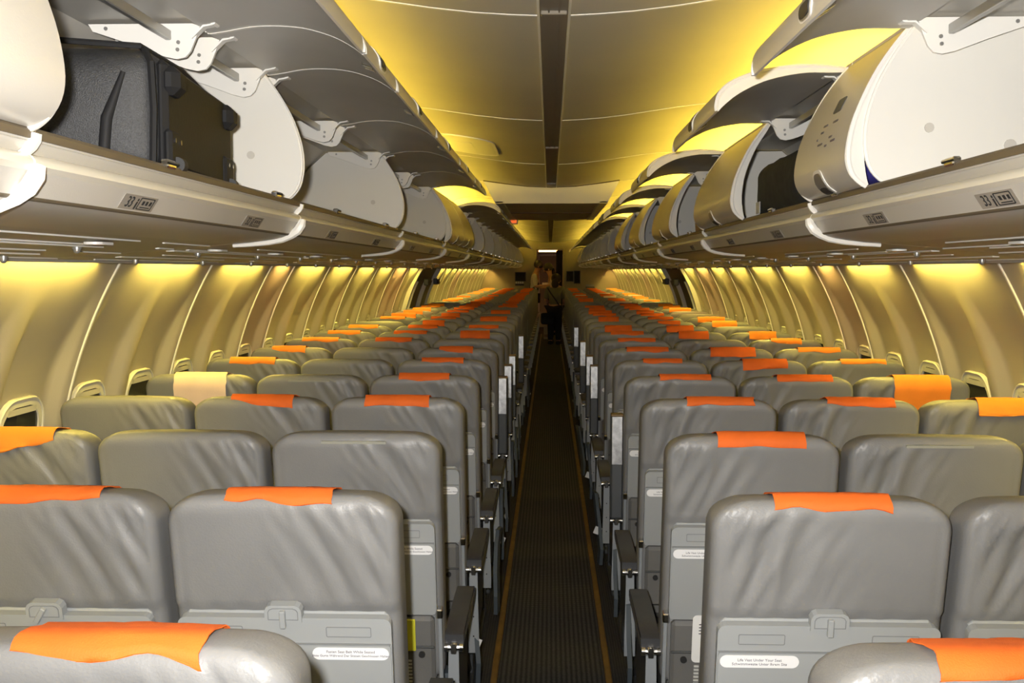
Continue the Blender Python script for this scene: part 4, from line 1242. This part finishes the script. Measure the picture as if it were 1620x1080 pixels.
mg = ob('magazine', MB().bbox(-0.13, 0.03, 0.530, 0.66, -0.0420, -0.0358, 0.002, BM).mesh('magazine', 'plastic_line'), None, seats[(2, -1, 1)].location)
tag(mg, 'grey magazine with white capital letters in a pocket between two left seats', 'magazine')
def letters(body, x, s_):
    me = text_mesh('lettering', body, 0.022, 'sticker', 'CENTER', 0.0003)
    for v in me.vertices: v.co = BM @ Vector((x + v.co.x, s_ - v.co.y, -0.0423 - v.co.z))
    return me
ob('lettering', letters('CI', -0.035, 0.552), mg); ob('lettering', letters('FE', -0.035, 0.574), mg)

# ------------------------------------------------------------------ forward bulkhead, doorway and galley beyond
YB = 26.2
DX0, DX1, DZ = -0.36, 0.33, 2.13
bh = struct(ob('wall_front', None), 'olive bulkhead across the far end of the cabin')
ob('bulkhead_panel', MB().box(-1.76, DX0, YB, YB + 0.05, 0, 2.40).mesh('bulkhead_panel', 'bulkhead'), bh)
ob('bulkhead_panel', MB().box(DX1, 1.76, YB, YB + 0.05, 0, 2.40).mesh('bulkhead_panel', 'bulkhead'), bh)
ob('bulkhead_header', MB().box(DX0, DX1, YB, YB + 0.05, DZ, 2.40).mesh('bulkhead_header', 'bulkhead'), bh)
for s, x in ((-1, DX0), (1, DX1)):
    ob('door_post', MB().bbox(x - 0.02, x + 0.02, YB - 0.02, YB + 0.07, 0, DZ, 0.004).mesh('door_post', 'bulkhead'), bh)
ob('header_strip', MB().bbox(DX0, DX1, YB - 0.02, YB + 0.06, DZ - 0.02, DZ + 0.02, 0.004).mesh('header_strip', 'bulkhead'), bh)
gal = struct(ob('wall_galley', None), 'small entry area beyond the doorway')
ob('galley_wall', MB().box(-0.9, -0.85, YB + 0.05, FY1, 0, 2.3).mesh('galley_wall', 'galley'), gal)
ob('galley_wall', MB().box(0.85, 0.9, YB + 0.05, FY1, 0, 2.3).mesh('galley_wall', 'galley'), gal)
ob('galley_wall', MB().box(-0.9, 0.9, FY1, FY1 + 0.05, 0, 2.3).mesh('galley_wall', 'galley'), gal)
ob('galley_ceiling', MB().box(-0.9, 0.9, YB + 0.05, FY1, 2.22, 2.27).mesh('galley_ceiling', 'galley'), gal)
ob('galley_lamp', MB().bbox(-0.30, 0.18, 27.0, 27.2, 2.06, 2.10, 0.005).mesh('galley_lamp', 'galley_lamp'), gal)
dr = struct(ob('door_1', MB().bbox(-0.30, 0.32, FY1 - 0.05, FY1, 0.0, 1.98, 0.01).mesh('door_1', 'bulkhead')), 'flight deck door at the far end')
ob('door_frame', MB().bbox(-0.34, -0.30, FY1 - 0.07, FY1, 0, 2.03, 0.005).bbox(0.32, 0.36, FY1 - 0.07, FY1, 0, 2.03, 0.005).bbox(-0.34, 0.36, FY1 - 0.07, FY1, 1.99, 2.03, 0.005).mesh('door_frame', 'wall_trim'), dr)
pn = ob('notice_board', MB().bbox(-0.05, 0.0, -0.01, 0.01, -0.3, 0.3, 0.004).mesh('notice_board', 'paper'), None, (-0.16, 27.3, 1.2))
bpy.data.objects.remove(pn)
ct = MB()
cp = []
for i in range(25):
    t = i / 24
    cp.append((0.14 + 0.16 * t, YB + 0.10 + 0.018 * math.sin(t * 5 * 2 * PI)))
vs_ = [(x, y, z) for z in (0.05, 2.08) for x, y in cp] + [(x, y + .006, z) for z in (0.05, 2.08) for x, y in cp]
nn_ = 25
for i in range(24):
    ct.f += [(i, i + 1, nn_ + i + 1, nn_ + i), (2 * nn_ + i, 3 * nn_ + i, 3 * nn_ + i + 1, 2 * nn_ + i + 1), (i, 2 * nn_ + i, 2 * nn_ + i + 1, i + 1), (nn_ + i, nn_ + i + 1, 3 * nn_ + i + 1, 3 * nn_ + i)]
ct.v = vs_
cur = ob('curtain', ct.mesh('curtain', 'curtain', True))
tag(cur, 'black curtain drawn aside in the far doorway', 'curtain')
def screen(x, z, w, h, lab):
    e = ob('wall_screen', MB().bbox(-w / 2, w / 2, -0.08, 0.0, -h / 2, h / 2, 0.008).mesh('wall_screen', 'black_screen'), None, (x, YB, z))
    tag(e, lab, 'screen')
    ob('screen_frame', ring(rrect(w / 2 + .012, h / 2 + .012, .01, 3), rrect(w / 2 - .004, h / 2 - .004, .008, 3), 0.02, Matrix.Rotation(R(90), 4, 'X')).mesh('screen_frame', 'frame_dark'), e, (0, -0.07, 0))
    return e
screen(-0.74, 1.43, 0.25, 0.21, 'black screen on the bulkhead left of the far doorway')
screen(0.48, 1.44, 0.16, 0.24, 'black screen on the bulkhead beside the far doorway post, right')
screen(0.66, 1.42, 0.14, 0.30, 'narrow black panel on the bulkhead, right of the black screen')
def rack(x, z, m, lab):
    e = ob('leaflet_rack', MB().bbox(-0.11, 0.11, -0.05, 0, -0.04, 0.01, 0.006).mesh('leaflet_rack', 'frame_dark'), None, (x, YB, z))
    tag(e, lab, 'rack')
    b = MB()
    for k in range(4): b.box(-0.10 + k * 0.052, -0.06 + k * 0.052, -0.035, -0.025, 0.0, 0.06)
    ob('leaflet', b.mesh('leaflet', m), e)
rack(-0.76, 1.25, 'paper', 'leaflet rack under the screen left of the doorway')
rack(0.98, 1.18, 'strut', 'small rack low on the bulkhead, far right of the doorway')
bx = ob('cardboard_box', None, None, (-0.04, 24.4, 0.006))
tag(bx, 'tan box standing on the aisle floor by the people', 'box')
ob('carton', MB().bbox(-0.11, 0.11, -0.12, 0.12, 0, 0.30, 0.006).mesh('carton', 'box_tan'), bx)
ob('tape', MB().box(-0.112, 0.112, -0.125, -0.119, 0.05, 0.11).mesh('tape', 'strip'), bx)
ob('flap', MB().box(-0.11, 0.11, -0.19, -0.11, 0.296, 0.302).mesh('flap', 'box_tan'), bx)

# ------------------------------------------------------------------ people at the far end
def skin_mesh(name, joints, bones, m, sub=1):
    names = list(joints); ix = {n: i for i, n in enumerate(names)}
    me = bpy.data.meshes.new(name)
    me.from_pydata([joints[n][0] for n in names], [(ix[a], ix[b]) for a, b in bones], [])
    o = bpy.data.objects.new('tmp_skin', me); COL.objects.link(o)
    o.modifiers.new('skin', 'SKIN')
    if not me.skin_vertices:
        bpy.context.view_layer.objects.active = o
    sv = me.skin_vertices[0].data
    for i, n in enumerate(names):
        r_ = joints[n][1]; sv[i].radius = r_ if isinstance(r_, tuple) else (r_, r_)
    sv[0].use_root = True
    sm_ = o.modifiers.new('sub', 'SUBSURF'); sm_.levels = sub; sm_.render_levels = sub
    dg = bpy.context.evaluated_depsgraph_get()
    out = bpy.data.meshes.new_from_object(o.evaluated_get(dg)); out.name = name
    bpy.data.objects.remove(o); bpy.data.meshes.remove(me)
    out.materials.clear(); out.materials.append(M[m])
    for p in out.polygons: p.use_smooth = True
    return out

def person(label, loc, rz, J, outfit, hair_len):
    """J: joints by name in local coordinates, facing -y"""
    e = ob('person', None, None, loc, (0, 0, rz))
    tag(e, label, 'person', 'people at the far doorway')
    rad = dict(pelvis=(.15, .11), waist=(.125, .10), chest=(.155, .115), neck=.055, head0=.075, head1=.092, head2=.075,
               shL=.058, shR=.058, elL=.042, elR=.042, wrL=.028, wrR=.028, haL=.030, haR=.030,
               hipL=.088, hipR=.088, knL=.06, knR=.06, anL=.042, anR=.042, toL=.038, toR=.038)
    bones = [('pelvis', 'waist'), ('waist', 'chest'), ('chest', 'neck'), ('neck', 'head0'), ('head0', 'head1'), ('head1', 'head2'),
             ('chest', 'shL'), ('shL', 'elL'), ('elL', 'wrL'), ('wrL', 'haL'), ('chest', 'shR'), ('shR', 'elR'), ('elR', 'wrR'), ('wrR', 'haR'),
             ('pelvis', 'hipL'), ('hipL', 'knL'), ('knL', 'anL'), ('anL', 'toL'), ('pelvis', 'hipR'), ('hipR', 'knR'), ('knR', 'anR'), ('anR', 'toR')]
    jj = {n: (J[n], rad[n]) for n in rad}
    # fingers
    for sd in ('L', 'R'):
        h = Vector(J['ha' + sd]); d = (h - Vector(J['wr' + sd])).normalized()
        lat = d.cross(Vector((0, 0, 1))).normalized() if abs(d.z) < .9 else Vector((1, 0, 0))
        for k, (o_, ln) in enumerate(((-.026, .06), (-.009, .07), (.009, .068), (.026, .052))):
            nm = 'f%s%d' % (sd, k); a = h + lat * o_ + d * 0.015
            jj[nm] = (tuple(a), .010); jj[nm + 'b'] = (tuple(a + d * ln * .55 + Vector((0, 0, -.008))), .009); jj[nm + 'c'] = (tuple(a + d * ln * .9 + Vector((0, 0, -.025))), .008)
            bones += [('ha' + sd, nm), (nm, nm + 'b'), (nm + 'b', nm + 'c')]
        a = h - d * .01 + lat * .042; jj['t' + sd] = (tuple(a), .010); jj['t' + sd + 'b'] = (tuple(a + d * .04 + lat * .015), .009)
        bones += [('ha' + sd, 't' + sd), ('t' + sd, 't' + sd + 'b')]
    ob('body', skin_mesh('body', jj, bones, 'skin'), e)
    # face
    hc = Vector(J['head1']); fd = Vector(J['face']).normalized()
    lat = fd.cross(Vector((0, 0, 1))).normalized()
    up_ = lat.cross(fd).normalized()
    fc = MB()
    fc.ball(hc + fd * 0.098 - up_ * 0.02, 0.016, 8, 6, (0.9, 1.2, 1.4))
    for s_ in (-1, 1): fc.ball(hc + lat * s_ * 0.092 - up_ * 0.01, 0.026, 8, 6, (.5, .7, 1.2))
    ob('nose_and_ears', fc.mesh('nose_and_ears', 'skin', True), e)
    ey = MB()
    for s_ in (-1, 1): ey.ball(hc + fd * 0.082 + lat * s_ * 0.034 + up_ * 0.008, 0.012, 8, 6)
    ey.ball(hc + fd * 0.084 - up_ * 0.060, 0.018, 8, 6, (1.3, .6, .35))
    ob('eyes_and_mouth', ey.mesh('eyes_and_mouth', 'hair', True), e)
    hr = MB(); hr.ball(hc - fd * 0.022 + up_ * 0.032, 0.112, 14, 9, (1, 1, 1))
    if hair_len > 0: hr.ball(hc - fd * 0.085 - up_ * (0.06 + hair_len * .3), 0.075, 10, 8, (1.1, .7, 1.3 + hair_len))
    ob('hair', hr.mesh('hair', 'hair', True), e)
    # clothes: fuller skins over parts of the same skeleton
    def cloth_(nm, names, bns, m, add):
        q = {}
        for n in names:
            r_ = rad[n]; q[n] = (J[n], tuple(v + add for v in r_) if isinstance(r_, tuple) else r_ + add)
        ob(nm, skin_mesh(nm, q, bns, m), e)
    cloth_('top', ['pelvis', 'waist', 'chest', 'shL', 'elL', 'shR', 'elR'] + (['wrL', 'wrR'] if outfit[2] else []),
           [('pelvis', 'waist'), ('waist', 'chest'), ('chest', 'shL'), ('shL', 'elL'), ('chest', 'shR'), ('shR', 'elR')] + ([('elL', 'wrL'), ('elR', 'wrR')] if outfit[2] else []), outfit[0], 0.016)
    cloth_('trousers', ['pelvis', 'hipL', 'knL', 'anL', 'hipR', 'knR', 'anR'], [('pelvis', 'hipL'), ('hipL', 'knL'), ('knL', 'anL'), ('pelvis', 'hipR'), ('hipR', 'knR'), ('knR', 'anR')], outfit[1], 0.022)
    for sd in ('L', 'R'):
        a, t = Vector(J['an' + sd]), Vector(J['to' + sd]); mid = (a + t) / 2
        ob('shoe', soft_box(0.048, 0.13, 0.042, 0.035, 6).mesh('shoe', 'trousers', True), e, (mid.x, mid.y, 0.042))
    if outfit[3]:
        cloth_('vest', ['pelvis', 'waist', 'chest'], [('pelvis', 'waist'), ('waist', 'chest')], outfit[3], 0.024)
    return e

def stand(lean=0.0, armL=None, armR=None, hgt=1.0, face=(0, -1, -0.15), bow=0.0):
    J = dict(pelvis=(0, 0, 0.95), waist=(0, -0.02 - lean * .3, 1.12), chest=(0, -0.02 - lean * .8, 1.34), neck=(0, -0.03 - lean, 1.50),
             head0=(0, -0.045 - lean - bow * .4, 1.565), head1=(0, -0.055 - lean - bow, 1.64), head2=(0, -0.05 - lean - bow, 1.70),
             shL=(-0.19, -0.01 - lean * .9, 1.42), shR=(0.19, -0.01 - lean * .9, 1.42),
             hipL=(-0.095, 0, 0.90), hipR=(0.095, 0, 0.90), knL=(-0.10, -0.02, 0.50), knR=(0.10, -0.02, 0.50),
             anL=(-0.10, 0.03, 0.09), anR=(0.10, 0.03, 0.09), toL=(-0.105, -0.10, 0.045), toR=(0.105, -0.10, 0.045))
    aL = armL or ((-0.25, 0.0, 1.14), (-0.25, -0.10, 0.90), (-0.25, -0.13, 0.83))
    aR = armR or ((0.25, 0.0, 1.14), (0.25, -0.10, 0.90), (0.25, -0.13, 0.83))
    J['elL'], J['wrL'], J['haL'] = aL; J['elR'], J['wrR'], J['haR'] = aR
    J = {k: tuple(c * hgt for c in v) for k, v in J.items()}
    J['face'] = face
    return J
fwd_arms = (((-0.24, -0.08, 1.16), (-0.12, -0.34, 1.18), (-0.08, -0.42, 1.19)), ((0.24, -0.08, 1.16), (0.12, -0.34, 1.18), (0.08, -0.42, 1.19)))
# A: beside the aisle on the left, facing right
person('person in pale shirt and dark vest, left of the doorway, looking down at papers', (-0.43, 25.93, 0), R(85), stand(0.05, *fwd_arms, hgt=1.03, face=(0, -1, -.35), bow=.04), ('shirt', 'trousers', False, 'vest'), 0.0)
person('person in pale shirt standing in the doorway, facing left, handling papers', (0.10, 25.9, 0), R(-80), stand(0.06, *fwd_arms, hgt=0.99, face=(0, -1, -.4), bow=.05), ('shirt', 'trousers', False, None), 0.25)
cm_ = (((-0.24, -0.06, 1.13), (-0.17, -0.30, 1.02), (-0.15, -0.38, 1.0)), ((0.24, -0.06, 1.13), (0.17, -0.30, 1.02), (0.15, -0.38, 1.0)))
pc = person('person in olive top and black trousers with shoulder strap, back turned, in the aisle', (0.09, 22.6, 0), R(168), stand(0.10, *cm_, hgt=0.84, face=(0, -1, -.4), bow=.05), ('olive', 'trousers', False, None), 0.2)
ob('bag_strap', MB().tube([(0.13, 0.10, 1.21), (0.05, 0.15, 1.10), (-0.06, 0.14, 0.95), (-0.15, 0.10, 0.80)], 0.014, 6).mesh('bag_strap', 'vest', True), pc)
hb = ob('handbag', None, None, (-0.07, 22.55, 0.40))
tag(hb, 'black shoulder bag hanging at the hip of the person in olive', 'bag')
ob('pouch', soft_box(0.13, 0.06, 0.12, 0.04, 8, 0.05).mesh('pouch', 'vest', True), hb, (0, 0, 0.16))
ob('flap', soft_box(0.125, 0.02, 0.06, 0.018, 6, 0.02).mesh('flap', 'trousers', True), hb, (0, -0.055, 0.22))
pp = ob('paper_sheet', MB().box(-0.08, 0.08, -0.11, 0.11, -0.003, 0.003, Matrix.Rotation(R(25), 4, 'X')).mesh('paper_sheet', 'paper'), None, (-0.12, 25.9, 1.24))
tag(pp, 'white papers held between the people in the doorway', 'paper')
